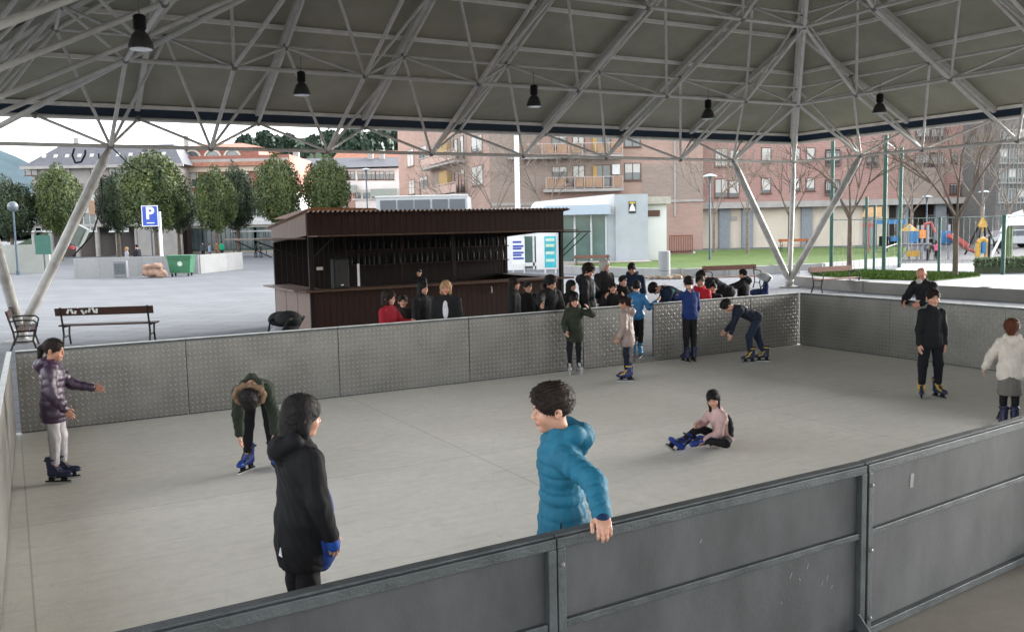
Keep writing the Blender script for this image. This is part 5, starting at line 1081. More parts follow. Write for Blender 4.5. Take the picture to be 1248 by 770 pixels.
for pa, pb_, pt, pbm in ((1005, 1023, 182, 200), (1005, 1023, 219, 236), (1113, 1130, 187, 203), (1113, 1130, 160, 171), (1131, 1147, 186, 204), (1131, 1147, 160, 171), (1055, 1068, 190, 202)):
    x0, x1, zA, zB = lx(E_, pa), lx(E_, pb_), lz(pa, pbm, YE), lz(pa, pt, YE); bpart(E_, 'balcony_opening_shade', M_DARKIN, (x0, x1, -.04, -.005, zA, zB)); rl = MB(); n = 9  # dark plate on the solid wall; the opening's shade is put into its colour
    for k in range(n + 1): x = x0 + (x1 - x0) * k / n; rl.b2(x - .025, x + .025, -.35, -.3, zA - .1, zA + 1.0)
    rl.b2(x0, x1, -.36, -.29, zA + 1., zA + 1.07); rl.b2(x0, x1, -.36, -.06, zA - .2, zA - .1); rl.obj('balcony_railing', mat('dark_rail', (.10, .08, .08), .5), E_)
    for k in range(2): x = x0 + (x1 - x0) * (.3 + .4 * k); MB().b2(x - .35, x + .25, -.28, -.25, zA + .3, zA + 1.1).obj('washing', M_FRAMEW, E_)
for px in (1150, 1163, 1176, 1190): window(E_, lx(E_, px), .5, .9, 2.2, 2.4, M_FRAMEW, 0)
# F: dark grey building at the right edge
YF = 78; F_ = bldg('dark grey glazed building at the right edge', (P(1212, 300, YF).x, YF, 0)); wF = 12; bpart(F_, 'wall', M_BRG, (0, wF, 0, 12, 0, 18))
for r_ in range(4):
    for px in (1220, 1231, 1242): window(F_, lx(F_, px), lz(px, 205 + 24 * r_ - 30, YF), .65, 1.2, 0, M_CONC, .0 if (px + r_) % 3 else .6)
    bpart(F_, 'balcony_grid', mat('grid_rail', (.22, .25, .22), .6), *[(.1 + k * .35, .14 + k * .35, -.5, -.46, lz(1230, 170 + 24 * r_, YF) - 1, lz(1230, 170 + 24 * r_, YF)) for k in range(12)], (0, 5, -.5, -.46, lz(1230, 170 + 24 * r_, YF), lz(1230, 170 + 24 * r_, YF) + .06))

# pavilion
YP = 50; PV = bldg('white single storey pavilion with glass fronts and a grey stone corner', (P(640, 300, YP).x, YP, 0), 0, 'pavilion', 'pavilion'); x_ = lambda px, Y=YP: lx(PV, px, Y)
M_GLZ = mat('pavilion_glass', (.13, .20, .18), .06, 0, .35, .35, spec=.8, col2=(.05, .09, .075)); M_GREYB = mat('grey_stone_cladding', (.40, .43, .46), .6, 0, .06, 1.5); M_BAND = mat('pale_blue_band', (.42, .49, .58), .5, 0, .03)
z = lambda px, py: lz(px, py, YP)
m = MB(); pts = [(x_(655), z(655, 246)), (x_(751), z(751, 236.5)), (x_(751), 0), (x_(655), 0)]; m.add([(a, .0, b) for a, b in pts] + [(a, 9, b) for a, b in pts], [(0, 1, 2, 3), (7, 6, 5, 4), (0, 4, 5, 1), (1, 5, 6, 2), (2, 6, 7, 3), (3, 7, 4, 0)]); m.obj('wall', M_WHITER, PV)
m = MB(); m.b2(x_(560), x_(656), .3, 8, 0, z(600, 254)); m.obj('wall', M_WHITER, PV)
m = MB(); m.b2(x_(751) + .003, x_(790), -.35, 7, 0, z(770, 237)); m.obj('corner_block', M_GREYB, PV); bpart(PV, 'corner_pier', M_GREYB, (x_(741), x_(751), -.10, -.005, 0, z(745, 262)))
bpart(PV, 'band', M_BAND, (x_(667), x_(744), -.7, -.005, z(700, 262), z(700, 250.5)))
gl = bpart(PV, 'glass_front', M_GLZ, (x_(681), x_(740.5), -.06, -.01, .45, z(700, 262))); fr = MB()
for px in (681, 702, 722, 740): fr.b2(x_(px) - .05, x_(px) + .05, -.14, -.062, .45, z(700, 262.2))
fr.obj('glass_frame', mat('frame_pale', (.5, .53, .55), .4), PV)
bpart(PV, 'plinth', mat('plinth_pinkish', (.42, .36, .33), .8), (x_(681), x_(790), -1.6, -.36, 0, .42))
bpart(PV, 'door_glass', M_GLZ, (x_(625), x_(668), .2, .28, .1, z(650, 288))); fr = MB()
for px in (640, 652, 664): fr.b2(x_(px) - .05, x_(px) + .05, .12, .198, 0, z(650, 288))
fr.b2(x_(640), x_(664), .12, .19, z(650, 320) - .2, z(650, 320)); fr.obj('door_frame', M_FRAMEW, PV)
bpart(PV, 'bright_jamb', M_WHITER, (x_(620), x_(640), .15, .19, 0, z(630, 284)))
# the wall emblem on the corner block
em = bpart(PV, 'emblem', mat('emblem_dark', (.03, .03, .035), .5), (x_(767), x_(775.4), -.40, -.36, z(771, 260), z(771, 245.5)))
bpart(em, 'emblem_top', mat('emblem_gold', (.55, .42, .08), .5), (x_(767.8), x_(774.8), -.42, -.402, z(771, 248.5), z(771, 246.2))); m = MB(); zc2 = z(771, 253); xm = x_(771.2); m.add([(xm, -.41, zc2 + .24), (xm - .13, -.41, zc2), (xm - .17, -.41, zc2 - .2), (xm + .17, -.41, zc2 - .2), (xm + .13, -.41, zc2)], [(0, 1, 2, 3, 4)]); m.obj('emblem_figure', M_WHITE, em)
# annex
bpart(PV, 'annex_wall', M_WHITER, (x_(790) + .003, x_(816), .6, 7, 0, z(800, 249))); bpart(PV, 'annex_eaves', mat('eave_beige', (.45, .42, .36), .7), (x_(790) + .005, x_(820), .2, 7, z(800, 248.5), z(800, 239.5))); ow = MB().b2(x_(791), x_(807.5), .5, .597, z(800, 263.5), z(800, 256)).obj('high_window', M_FRAME, PV)
# noticeboards and poster
nbq = P(632, 328, 45); nbd = empty('info_board', (nbq.x, nbq.y, 0), 0, 'white info board with blue text lines behind the kiosk shelf', 'board'); zz = lambda py: lz(632, py, 45)
kx = 45 / FPX; MB().b2(-7.5 * kx, 8 * kx, 0, .05, zz(322), zz(291)).obj('panel', M_WHITE, nbd); m = MB()
for i, py in enumerate((295, 300, 303, 308, 311, 315)): m.b2(-6.5 * kx, (6.5 if i % 2 else 4) * kx, -.012, -.002, zz(py + 1.2), zz(py - 1.2))
m.obj('text_lines', mat('board_blue', (.04, .07, .35), .5), nbd); MB().b2(-7 * kx, -6 * kx, 0, .05, 0, zz(322)).obj('leg', M_FRAMEW, nbd); MB().b2(6.5 * kx, 7.5 * kx, 0, .05, 0, zz(322)).obj('leg', M_FRAMEW, nbd)
nbq = P(671, 326, 46); po = empty('poster_panel', (nbq.x, nbq.y, 0), 0, 'turquoise poster panel standing right of the pavilion door', 'poster'); zz = lambda py: lz(671, py, 46); kx = 46 / FPX
MB().b2(-7 * kx, 7 * kx, 0, .06, zz(326), zz(288)).obj('panel', mat('poster_turquoise', (.05, .42, .50), .5, 0, .4, 1.2), po); m = MB()
for i, py in enumerate((292, 299, 308, 317)): m.b2(-5.5 * kx, 5 * kx, -.012, -.002, zz(py + 2), zz(py - 1.5))
m.obj('picture_bands', mat('poster_pale', (.45, .62, .30), .5, 0, .5, 2.5, col2=(.6, .7, .75)), po); 
for s_ in (-1, 1): MB().b2(s_ * 6.5 * kx - .04, s_ * 6.5 * kx + .04, 0, .06, 0, zz(326)).obj('leg', M_FRAMEW, po)
# rusty railing by the annex, blind box with dark panels
rq = P(830, 300, 60); rr_ = empty('railing', (rq.x, rq.y, 0), 0, 'rusty brown railing at the steps right of the pavilion', 'railing'); m = MB(); w8 = 14 * 60 / FPX
for k in range(14): x = -w8 + 2 * w8 * k / 13; m.b2(x - .03, x + .03, 0, .05, .4, 1.55)
m.b2(-w8, w8, 0, .05, 1.55, 1.62); m.b2(-w8, w8, 0, .05, .5, .56); m.obj('bars', mat('rust', (.22, .08, .05), .8, 0, .3, 8), rr_); MB().b2(-w8 - .3, w8 + .2, .1, 1.2, 0, .5).obj('steps', M_WHITER, rr_)
sq = P(485, 300, 62); sb_ = empty('rooftop_box', (sq.x, sq.y, 0), 0, 'flat pale building with dark slatted panels above the kiosk roof', 'building'); zz = lambda py: lz(510, py, 62); kx = 62 / FPX
MB().b2(-25 * kx, 86 * kx, .1, 6, 0, zz(239.5)).obj('wall', mat('pale_grey_metal', (.40, .42, .43), .5, .2, .06), sb_)
for px in (-21, 0, 20.5, 42, 63): MB().b2((px) * kx + .06, (px + 20) * kx, .03, .098, zz(262), zz(243.5)).obj('dark_panel', mat('dark_slat', (.09, .10, .115), .5, 0, .1, 30, stretch=(1, 1, 6)), sb_)
MB().b2(-26 * kx, 86.5 * kx, 0, .2, zz(239.5) + .003, zz(238)).obj('parapet', M_FRAMEW, sb_)
# parasol or canopy edge behind the kiosk flap (pale table canopies by the far street)
cq = P(300, 300, 92); cn = empty('market_canopy', (cq.x, cq.y, 0), 0, 'flat pale canopy on thin posts beside the far pedestrians', 'canopy'); MB().b2(-1.5, 6, 0, 2.5, 2.45, 2.6).obj('top', M_FRAMEW, cn)
for x in (-1.3, 2, 5.8): MB().tube((x, .1, 0), (x, .1, 2.45), .05, 6).obj('post', M_GALV, cn)

# ------------------------------------------------------------------ playground
YG = 52; pg = empty('play_structure', (P(1140, 300, YG).x, YG, 0), 0, 'play tower set with blue panels and a red slide', 'play structure'); gx = lambda px: lx(pg, px, YG); gz = lambda py: lz(1140, py, YG)
MBL, MRD, MYL = mat('play_blue', (.03, .15, .34), .45), mat('play_red', (.38, .08, .07), .45), mat('play_yellow', (.50, .29, .05), .45)
for px in (1109, 1119, 1124, 1131, 1144, 1157): MB().tube((gx(px), 0, 0), (gx(px), 0, gz(274)), .07, 8).obj('tower_post', mat('play_grey', (.3, .3, .33), .5), pg)
bpart(pg, 'panel', MBL, (gx(1108), gx(1119), -.15, -.08, gz(295), gz(281))); bpart(pg, 'panel', MYL, (gx(1105), gx(1120), -.2, -.1, gz(312), gz(305))); bpart(pg, 'panel', MBL, (gx(1146), gx(1158), -.15, -.08, gz(297), gz(282))); bpart(pg, 'platform', mat('play_deck', (.1, .1, .12), .6), (gx(1108), gx(1158), -.1, 1.4, gz(299), gz(297)))
m = MB(); m.add([(gx(1108), -.2, gz(281)), (gx(1119), -.2, gz(281)), (gx(1113.5), .5, gz(272)), (gx(1119), 1.2, gz(281)), (gx(1108), 1.2, gz(281))], [(0, 1, 2), (1, 3, 2), (3, 4, 2), (4, 0, 2)]); m.obj('pointed_roof', MYL, pg); bpart(pg, 'arch_panel', mat('play_orange', (.7, .25, .05), .5), (gx(1120), gx(1128), -.1, 0, gz(290), gz(280)))
m = MB(); m.path([(gx(1124), 0, gz(284)), (gx(1127), 0, gz(273)), (gx(1135), 0, gz(271)), (gx(1140), 0, gz(284))], .07, 8); m.obj('red_arch', MRD, pg)
m = MB(); m.beam((gx(1152), -.6, gz(289)), (gx(1172), -.6, gz(303)), .55, .1); m.beam((gx(1172), -.6, gz(303)), (gx(1186), -.6, gz(309)), .55, .1); m.beam((gx(1152), -.88, gz(286)), (gx(1172), -.88, gz(300)), .06, .22); m.beam((gx(1152), -.32, gz(286)), (gx(1172), -.32, gz(300)), .06, .22); m.obj('slide', MRD, pg)
sw = empty('play_hut', (P(1075, 300, 56).x, 56, 0), 0, 'play hut with orange roof and long blue beam', 'play hut'); gx = lambda px: lx(sw, px, 56); gz = lambda py: lz(1080, py, 56)
m = MB(); m.add([(gx(1057), 0, gz(264)), (gx(1075), 0, gz(264)), (gx(1075), 0, gz(252)), (gx(1061), 0, gz(252)), (gx(1059), 1.2, gz(264)), (gx(1080), 1.2, gz(264)), (gx(1079), 1.2, gz(253)), (gx(1064), 1.2, gz(253))], [(0, 1, 2, 3), (7, 6, 5, 4), (0, 4, 5, 1), (1, 5, 6, 2), (2, 6, 7, 3), (3, 7, 4, 0)]); m.obj('roof', mat('hut_orange', (.60, .36, .18), .5), sw); bpart(sw, 'side', mat('hut_slate', (.10, .13, .18), .5), (gx(1076), gx(1080), 0, 1, gz(264), gz(252)))
bpart(sw, 'beam', MBL, (gx(1066), gx(1102), -.2, 0, gz(273), gz(268))); bpart(sw, 'red_bar', MRD, (gx(1051), gx(1063), -.2, -.1, gz(276), gz(272)))
for px in (1059, 1068, 1082, 1100): MB().tube((gx(px), 0, 0), (gx(px), 0, gz(268)), .06, 8).obj('post', MRD if px % 2 else M_GALV, sw)
bpart(sw, 'tunnel', M_BLACKP, (gx(1076), gx(1090), -.4, .5, gz(300), gz(288))); bpart(sw, 'blue_seat', MBL, (gx(1082), gx(1090), -.6, -.42, gz(294), gz(288)))
ts = empty('play_arch', (P(1198, 300, 50).x, 50, 0), 0, 'orange play arch at the foot of the slide', 'play arch'); zq = lambda py: lz(1198, py, 50); kx = 50 / FPX; m = MB(); m.path([(-6 * kx, 0, .0), (-6 * kx, 0, zq(296)), (-3 * kx, 0, zq(292)), (2 * kx, 0, zq(292)), (5 * kx, 0, zq(296)), (5 * kx, 0, 0)], .14, 8); m.obj('frame', MYL, ts); bpart(ts, 'seat', MBL, (-3 * kx, 2 * kx, -.2, .2, .4, 1.0))
st_ = empty('play_rocket', (P(1197, 300, 58).x, 58, 0), 0, 'yellow star topped climbing frame with dark struts', 'climbing frame'); m = MB()
for x in (-1.0, -.3, .3, 1.0): m.tube((x * 1.1, 0, 0), (x * .3, 0, lz(1197, 277, 58)), .06, 6)
m.obj('struts', M_BLACKP, st_); m = MB(); zc3 = lz(1197, 273, 58); m.add([(0, -.02, zc3 + .5), (-.3, -.02, zc3 - .1), (0, -.02, zc3 - .5), (.3, -.02, zc3 - .1), (0, .1, zc3 + .5), (-.3, .1, zc3 - .1), (0, .1, zc3 - .5), (.3, .1, zc3 - .1)], [(0, 1, 2, 3), (7, 6, 5, 4), (0, 4, 5, 1), (1, 5, 6, 2), (2, 6, 7, 3), (3, 7, 4, 0)]); m.obj('star', MYL, st_)
wf = empty('white_frame_swing', (P(1225, 300, 44).x, 44, 0), 0, 'white slanted frame with a hooded top at the right edge', 'frame'); zq = lambda py: lz(1225, py, 44); kx = 44 / FPX; m = MB(); m.tube((-20 * kx, 0, .2), (-2 * kx, 0, zq(282)), .06, 8); m.tube((-2 * kx, 0, zq(282)), (7 * kx, 0, zq(262)), .06, 8); m.tube((-6 * kx, 0, zq(282)), (6 * kx, .2, zq(262)), .06, 8); m.obj('frame', M_WHITE, wf)
m = MB(); m.add([(1 * kx, -.3, zq(275)), (20 * kx, -.3, zq(275)), (20 * kx, 0, zq(256)), (8 * kx, 0, zq(260)), (1 * kx, .5, zq(275)), (20 * kx, .5, zq(275))], [(0, 1, 2, 3), (5, 4, 3, 2), (0, 3, 4), (1, 5, 2)]); m.obj('hood', M_WHITE, wf); MB().tube((6 * kx, .1, 0), (6 * kx, .1, zq(274)), .16, 10).obj('green_trunk', M_HEDGE, wf)
# parked car far right
cq = P(1226, 300, 68); car = empty('parked_car', (cq.x + .3, cq.y, 0), 0, 'silver car parked beyond the playground at the right edge', 'car'); M_CAR = mat('car_silver', (.45, .47, .50), .25, .5, .03)
prof = [(-2.1, .35), (-2.1, .75), (-1.5, .9), (-.9, 1.38), (.7, 1.42), (1.4, .95), (2.1, .85), (2.15, .35)]; m = MB(); n = len(prof); m.add([(x, -.85, z3) for x, z3 in prof] + [(x, .85, z3) for x, z3 in prof], [tuple(range(n)), tuple(reversed(range(n, 2 * n)))] + [(i, n + i, n + (i + 1) % n, (i + 1) % n) for i in range(n)]); m.obj('body', M_CAR, car, bevel=.05)
m = MB(); m.add([(-1.3, -.862, .93), (-.8, -.862, 1.32), (.6, -.862, 1.34), (1.1, -.862, .95)], [(0, 1, 2, 3)]); m.obj('side_window', M_GLASS, car)
for x in (-1.35, 1.35):
    for y in (-.8, .8): MB().tube((x, y - .1, .32), (x, y + .1, .32), .32, 14).obj('wheel', M_BLACKP, car)
# ------------------------------------------------------------------ people
def onray(px, u=None, v=None):
    d = ray(px, 400); dv = Vector((d[0], d[1], 0)); t = v / dv.dot(D2) if v is not None else u / dv.dot(D1); return dv * t
def ztop(px, py, q):
    return P(px, py, q.y).z
NAVY, ROYAL, BLK = (.007, .012, .05), (.010, .045, .27), (.010, .010, .012)
SK_B = (ROYAL, 'blade', (.01, .012, .03)); SK_N = (NAVY, 'blade', (.008, .008, .02)); SK_Y = ((.010, .02, .11), 'blade', (.55, .35, .03)); SK_W = ((.45, .45, .45), 'inline_white', (.03, .03, .03))
SKF = .075
def plate(name, m, body, c, n, up, pts, th=.004):
    n = unit(n); x = unit(np.cross(up, n)); y = np.cross(n, x); k = len(pts)
    vs = [c + x * a + y * b for a, b in pts] + [c + x * a + y * b - n * th for a, b in pts]
    return MB().add([tuple(v) for v in vs], [tuple(range(k)), tuple(reversed(range(k, 2 * k)))] + [(i, k + i, k + (i + 1) % k, (i + 1) % k) for i in range(k)]).obj(name, m, body)

q = G(72, 588); person('girl in a dark purple puffer coat and pale leggings by the left barrier corner', (q.x, q.y, .012), 78, S=1.31, lean=2, hair='tail', hairc='brown', skin='b', head=(8, -8, 0), coat=(.030, .014, .034), coat_rough=.38, quilt=.075, puff=.017, hem=.13, hood=True, pants=(.36, .34, .35), pants_r=.92, vox=.010, skate=SK_N,
    armR=((.25, .1, -1), (.0, .55, -.75)), armL=((-.15, .55, -.75), (-.1, 1, -.25)), thighL=(0, .1, -1), thighR=(0, .02, -1), shinR=(0, -.04, -1), group='skaters on the rink')
q = G(316, 577); person('bending skater in a dark green parka with fur hood reaching for one blue boot', (q.x, q.y + .1, .012), 172, S=1.38, lean=80, hair='short', hairc='black', head=(0, -35, 0), coat=(.020, .028, .018), puff=.02, hem=.10, hood=True, fur=(.16, .10, .06), pants=(.008, .008, .009), pants_r=.95, vox=.010, skate=SK_B,
    armL=((-.28, .05, -1), (.0, .12, -1)), armR=((.1, -.02, -1), (.0, -.12, -1)), thighL=(-.08, -.02, -1), thighR=(.12, .05, -1), shinL=(-.03, -.10, -1), shinR=(.05, .05, -1), footL=(-.3, 1, 0), footR=(.55, 1, 0), group='skaters on the rink')
def girlpatch(b, D):
    S, t, f, r, pel = D['S'], D['t'], D['f'], D['r'], D['pel']
    mb_ = mat('white_print', (.6, .6, .62), .7); c = pel - f * (.083 * S + .022) - np.array([0, 0, 1.]) * .10 * S + r * .035 * S
    tri = [(-.020, -.022), (.020, -.022), (.0, .026)]; plate('printed_emblem', mb_, b, c - f * .006, -f, (0, 0, 1.), tri)
    V, F = net([el(pel + f * .045 * S + r * .055 * S + t * .03 * S, (.074 * S, .062 * S, .14 * S)), el(pel + f * .055 * S + r * .055 * S - t * .08 * S, (.076 * S, .066 * S, .12 * S))], .010, .03, lambda p, d: d + wrinkle(p, .004)); link(bpy.data.objects.new('lining', npmesh('lining', V, F, cloth((.014, .045, .20), .7))), b)
    for s in (1, -1):
        w = D['wr'][s]; e = D['el'][s]; dd = unit(w - e); V, F = net([rc(w - dd * .045, w + dd * .055, .034, .036)], .006, .01); link(bpy.data.objects.new('glove', npmesh('glove', V, F, cloth((.014, .07, .32), .7))), b)
q = W(1.30, 4.75); person('girl with long black hair in a black hooded coat nearest the camera on the left', (q.x, q.y, .012), 52, S=1.40, lean=2, hair='long', hairc='black', head=(4, -4, 0), coat=(.006, .006, .007), coat_rough=.85, puff=.022, hem=.185, hood=True, pants=(.008, .008, .009), vox=.0085, skate=SK_B, wide=1.08,
    armR=((.20, .08, -1), (.02, .28, -1)), armL=((-.2, .2, -1), (.1, .6, -.8)), patch=girlpatch, group='skaters on the rink')
q = onray(683, v=3.84); hand = G(735, 641, 1.045); hand = Vector((hand.x, hand.y, 1.075))
def boypatch(b, D):
    S, t, f, r, pel = D['S'], D['t'], D['f'], D['r'], D['pel']; c = pel + f * .035 * S - r * (.104 * S + .031) + t * .02
    plate('pocket_zip', mat('zip_dark', (.004, .01, .03), .5), b, c, -r + f * .35, (0, 0, 1.) , [(-.009, -.065), (.004, -.065), (.009, .045), (.0, .045)])
    w, e = D['wr'][-1], D['el'][-1]; dd = unit(w - e); V, F = net([rc(w - dd * .005, w + dd * .018, .033, .033)], .006, .01); link(bpy.data.objects.new('cuff', npmesh('cuff', V, F, cloth((.004, .02, .06)))), b)
person('boy in a bright blue quilted jacket resting one hand on the nearest barrier', (q.x, q.y, .012), -92, S=1.49, lean=3, side=-5, hair='short', hairc='brown', head=(-4, -6, 0), coat=(.012, .115, .19), coat_rough=.72, quilt=.062, puff=.014, hem=.10, hood=True, pants=(.012, .013, .02), vox=.0075, skate=SK_B, twist=6, headscale=1.0,
    reach={-1: (hand, (-.3, -1, .2))}, palmL=(0, .0, -1), curl=.8, armR=((.05, -.05, -1), (-.1, .12, -.9)), patch=boypatch, group='skaters on the rink')
q = G(882, 545); person('girl in a pale pink and black jacket sitting on the rink floor', (q.x, q.y, .012), -112, S=1.13, sit=True, zdrop=.025, lean=16, twist=-8, hair='fringe', hairc='black', skin='a', head=(-48, -4, -4), coat=(.50, .33, .31), coat_rough=.7, puff=.014, hem=.02, pants=(.008, .008, .009), pants_r=.9, vox=.009, skate=SK_B,
    thighL=(-.75, .60, .10), shinL=(.62, .42, .0), footL=(-.45, .75, -.15), thighR=(.12, .85, .42), shinR=(-.02, .86, -.46), footR=(-.05, .75, .62), armL=((-.15, .35, -1), (.2, .8, -.35)), armR=((.1, .75, -.75), (-.45, .6, .1)), group='skaters on the rink',
    patch=lambda b, D: [link(bpy.data.objects.new('jacket_back', npmesh('jacket_back', *net([el(D['pel'] + D['t'] * .09 * D['S'] - D['f'] * .034 * D['S'], (.104 * D['S'], .072 * D['S'], .15 * D['S'])), el(D['pel'] + D['t'] * .02 * D['S'], (.107 * D['S'], .085 * D['S'], .07 * D['S']))], .010, .03, lambda p, d: d + wrinkle(p, .004)), cloth((.012, .012, .014)))), b)])
q = G(765, 465); person('small girl in a beige padded coat skating near the gateway', (q.x, q.y, .012), -68, S=1.20, lean=3, hair='bun', hairc='brown', skin='b', head=(-10, -4, 0), coat=(.25, .185, .165), coat_rough=.6, puff=.018, hem=.15, hood=True, pants=(.010, .012, .022), pants_r=.9, vox=.011, skate=SK_Y, armL=((-.3, -.05, -1), (-.05, .45, -.8)), armR=((.25, .3, -1), (.0, .5, -.7)), thighR=(0, .12, -1), shinR=(0, -.1, -1), group='skaters on the rink')
q = G(701, 456); person('small child in a green parka and white skates leaning on the far barrier', (q.x, q.y, .012), 172, S=1.18, lean=-2, hair='long', hairc='black', head=(0, -8, 0), coat=(.026, .032, .022), puff=.018, hem=.16, hood=True, fur=(.20, .14, .10), pants=BLK, pants_r=.9, vox=.011, skate=SK_W, armL=((-.85, .3, -.25), (.4, .45, .55)), armR=((.35, .2, -1), (.0, .5, -.5)), thighR=(.10, .06, -1), group='skaters on the rink')
q = G(841, 442); hl = W(9.9, VB - .02, HW + .03); person('boy in a royal blue sweater with one arm on the far barrier top', (q.x, q.y, .012), -18, S=1.38, lean=3, hair='short', hairc='black', head=(15, -10, 0), coat=(.012, .030, .13), puff=.008, hem=.05, pants=BLK, pants_r=.95, vox=.011, skate=SK_N, reach={-1: (P(822, 363, 15.9), (-.2, 0, -1))}, armR=((.2, .1, -1), (.0, .4, -.7)), group='skaters on the rink')
q = G(922, 443); person('skater in navy bent forward with one arm reaching for the rink floor', (q.x, q.y, .012), -92, S=1.36, lean=66, hair='short', hairc='black', head=(0, 8, 0), coat=(.012, .016, .028), puff=.010, hem=.04, pants=(.014, .022, .042), pants_r=1.0, vox=.011, skate=(NAVY, 'blade', (.55, .35, .03)), thighL=(-.12, .55, -1), shinL=(0, -.05, -1), thighR=(.1, -.15, -1), shinR=(0, -.38, -1), armL=((-.1, .55, -.9), (0, .25, -1)), armR=((.1, .15, -1), (0, .5, -.5)), group='skaters on the rink')
q = G(1133, 486); person('boy all in black with yellow strapped skates facing the camera', (q.x, q.y, .012), 178, S=1.36, lean=0, hair='short', hairc='brown', head=(4, -6, 0), coat=(.008, .009, .011), puff=.012, hem=.09, pants=(.007, .008, .011), pants_r=1.08, vox=.010, skate=((.012, .02, .07), 'blade', (.55, .36, .03)), thighL=(-.10, 0, -1), thighR=(.10, .0, -1), shinR=(.04, 0, -1), shinL=(-.02, 0, -1), footL=(-.25, 1, 0), footR=(.45, 1, 0), armL=((-.18, .02, -1), (-.02, .1, -1)), armR=((.18, .02, -1), (.03, .12, -1)), group='skaters on the rink')
q = onray(1233, v=6.0); person('small child in a white hooded coat and grey skirt at the right edge', (q.x, q.y, .012), 22, S=1.13, hair='curly', hairc='auburn', coat=(.52, .47, .42), coat_rough=.9, puff=.022, hem=.12, hood=True, pants=BLK, pants_r=.9, skirt=((.13, .12, .11), .24), vox=.010, skate=SK_N, armL=((-.55, .2, -.9), (-.25, .35, -.8)), armR=((.3, .2, -1), (.1, .5, -.7)), group='skaters on the rink')
# behind the right barrier
q = onray(1130, u=UR_ + .42); zt0 = ztop(1127, 328, q)
person('bald man with white beard leaning on the right end barrier', (q.x, q.y, 0), -128, S=zt0 / .94, adult=True, lean=22, hair=None, skin='c', head=(-18, -24, 0), coat=(.010, .011, .013), puff=.02, hem=.08, vox=.012, pants=BLK, armL=((-.25, .55, -.8), (.35, .9, -.25)), armR=((.25, .55, -.8), (-.35, .9, -.25)), group='people standing outside the rink',
    patch=lambda b, D: [link(bpy.data.objects.new('beard', npmesh('beard', *net([el(D['hc'] + D['f'] * .075 - np.array([0, 0, .085]), (.052, .035, .045))], .008, .01, lambda p, d: d + .003 * np.sin(150 * p[..., 0]) * np.sin(120 * p[..., 2])), HM['grey'])), b)])
def behind(px, top, v, label, az=180, k=1.0, **kw):
    q = onray(px, v=v); z = ztop(px, top, q); kw.setdefault('vox', .014); kw.setdefault('adult', True); kw.setdefault('wide', 1.1); kw.setdefault('puff', .022); kw.setdefault('group', 'people standing outside the rink')
    return person(label, (q.x, q.y, 0), az, S=z * k, **kw)
behind(474, 356, 13.2, 'girl in a red jacket with black sleeves in front of the kiosk', 115, adult=False, hair='bob', hairc='brown', coat=(.28, .012, .025), head=(0, -4, 0), armL=((-.2, .5, -.8), (.2, 1, .1)))
behind(516, 343, 13.9, 'dark haired woman left of the blond one before the kiosk', 125, hair='long', hairc='black', coat=(.012, .012, .014), puff=.025)
behind(545, 342, 13.1, 'blond woman in a black coat over a white shirt', 185, hair='bob', hairc='blond', coat=(.012, .012, .014), inner=(.62, .62, .66), skin='c')
behind(627, 338, 13.6, 'woman with long light brown hair in black before the kiosk counter', 100, hair='long', hairc='brown', coat=(.012, .012, .013), puff=.02)
q = onray(668, v=12.95); hnd = W(7.42, VB - .06, .93)
person('curly dark haired woman letting one arm hang over the far barrier', (q.x, q.y, 0), 150, S=ztop(668, 335, q), adult=True, hair='curly', hairc='black', skin='b', coat=(.013, .013, .014), puff=.03, hood=True, fur=(.05, .035, .03), hem=.1, vox=.013, lean=8, head=(-22, -8, 0), reach={1: (P(659, 388, 13.9), (.6, 0, -.4))}, armL=((-.2, .3, -1), (.2, .7, -.3)), group='people standing outside the rink')
behind(716, 321, 13.7, 'short curly haired adult with a grey scarf right of the kiosk post', 110, hair='curly', hairc='brown', coat=(.013, .013, .015), puff=.03, hood=True, inner=(.18, .22, .24), head=(5, -14, 0), armL=((-.2, .5, -.8), (.1, .9, .1)))
behind(737, 316, 15.2, 'grey haired person half hidden behind the curly haired adult', 140, hair='bob', hairc='grey', coat=(.016, .014, .014))
behind(747, 344, 13.2, 'person in black holding both hands up to the face', 175, hair='short', hairc='black', coat=(.012, .012, .013), puff=.025, armL=((-.35, .5, -.7), (.3, .35, 1)), armR=((.35, .5, -.7), (-.3, .35, 1)), palmL=(1, 0, 0), palmR=(-1, 0, 0))
behind(771, 320, 15.0, 'man in a dark blue jacket looking down behind the gateway', 195, hair='short', hairc='black', coat=(.010, .018, .045), puff=.03, hood=True, head=(0, -25, 0), skin='b', wide=1.15)
q = onray(776, v=12.75); person('child in a light blue jacket in the gateway of the far barrier', (q.x, q.y, .04), 10, S=ztop(774, 346, q) - .08, hair='short', hairc='black', coat=(.015, .14, .33), coat_rough=.5, puff=.015, hem=.06, pants=BLK, skate=((.02, .20, .42), 'blade', (.01, .01, .02)), vox=.012, reach={1: (P(802, 366, q.y), (.5, 0, -.6))}, armL=((-.3, .4, -.8), (.1, .8, .2)), group='people standing outside the rink')
q = onray(838, v=13.1); person('person in navy and teal bowed over behind the far barrier', (q.x, q.y, 0), -95, S=1.74, adult=True, lean=63, hair='short', hairc='black', coat=(.010, .022, .045), puff=.02, hem=.08, vox=.014, pants=BLK, head=(0, -20, 0), armL=((0, .3, -1), (0, .3, -1)), armR=((0, .3, -1), (0, .3, -1)), group='people standing outside the rink',
    patch=lambda b, D: [link(bpy.data.objects.new('teal_panel', npmesh('teal_panel', *net([el(D['sh'][-1] - D['f'] * .02 + D['t'] * .0, (.05, .09, .055))], .010, .01), cloth((.02, .30, .27)))), b)])
behind(853, 338, 13.1, 'child in a red jacket between the royal blue and navy skaters', 185, adult=False, hair='short', hairc='brown', skin='b', coat=(.42, .015, .03), hood=True)
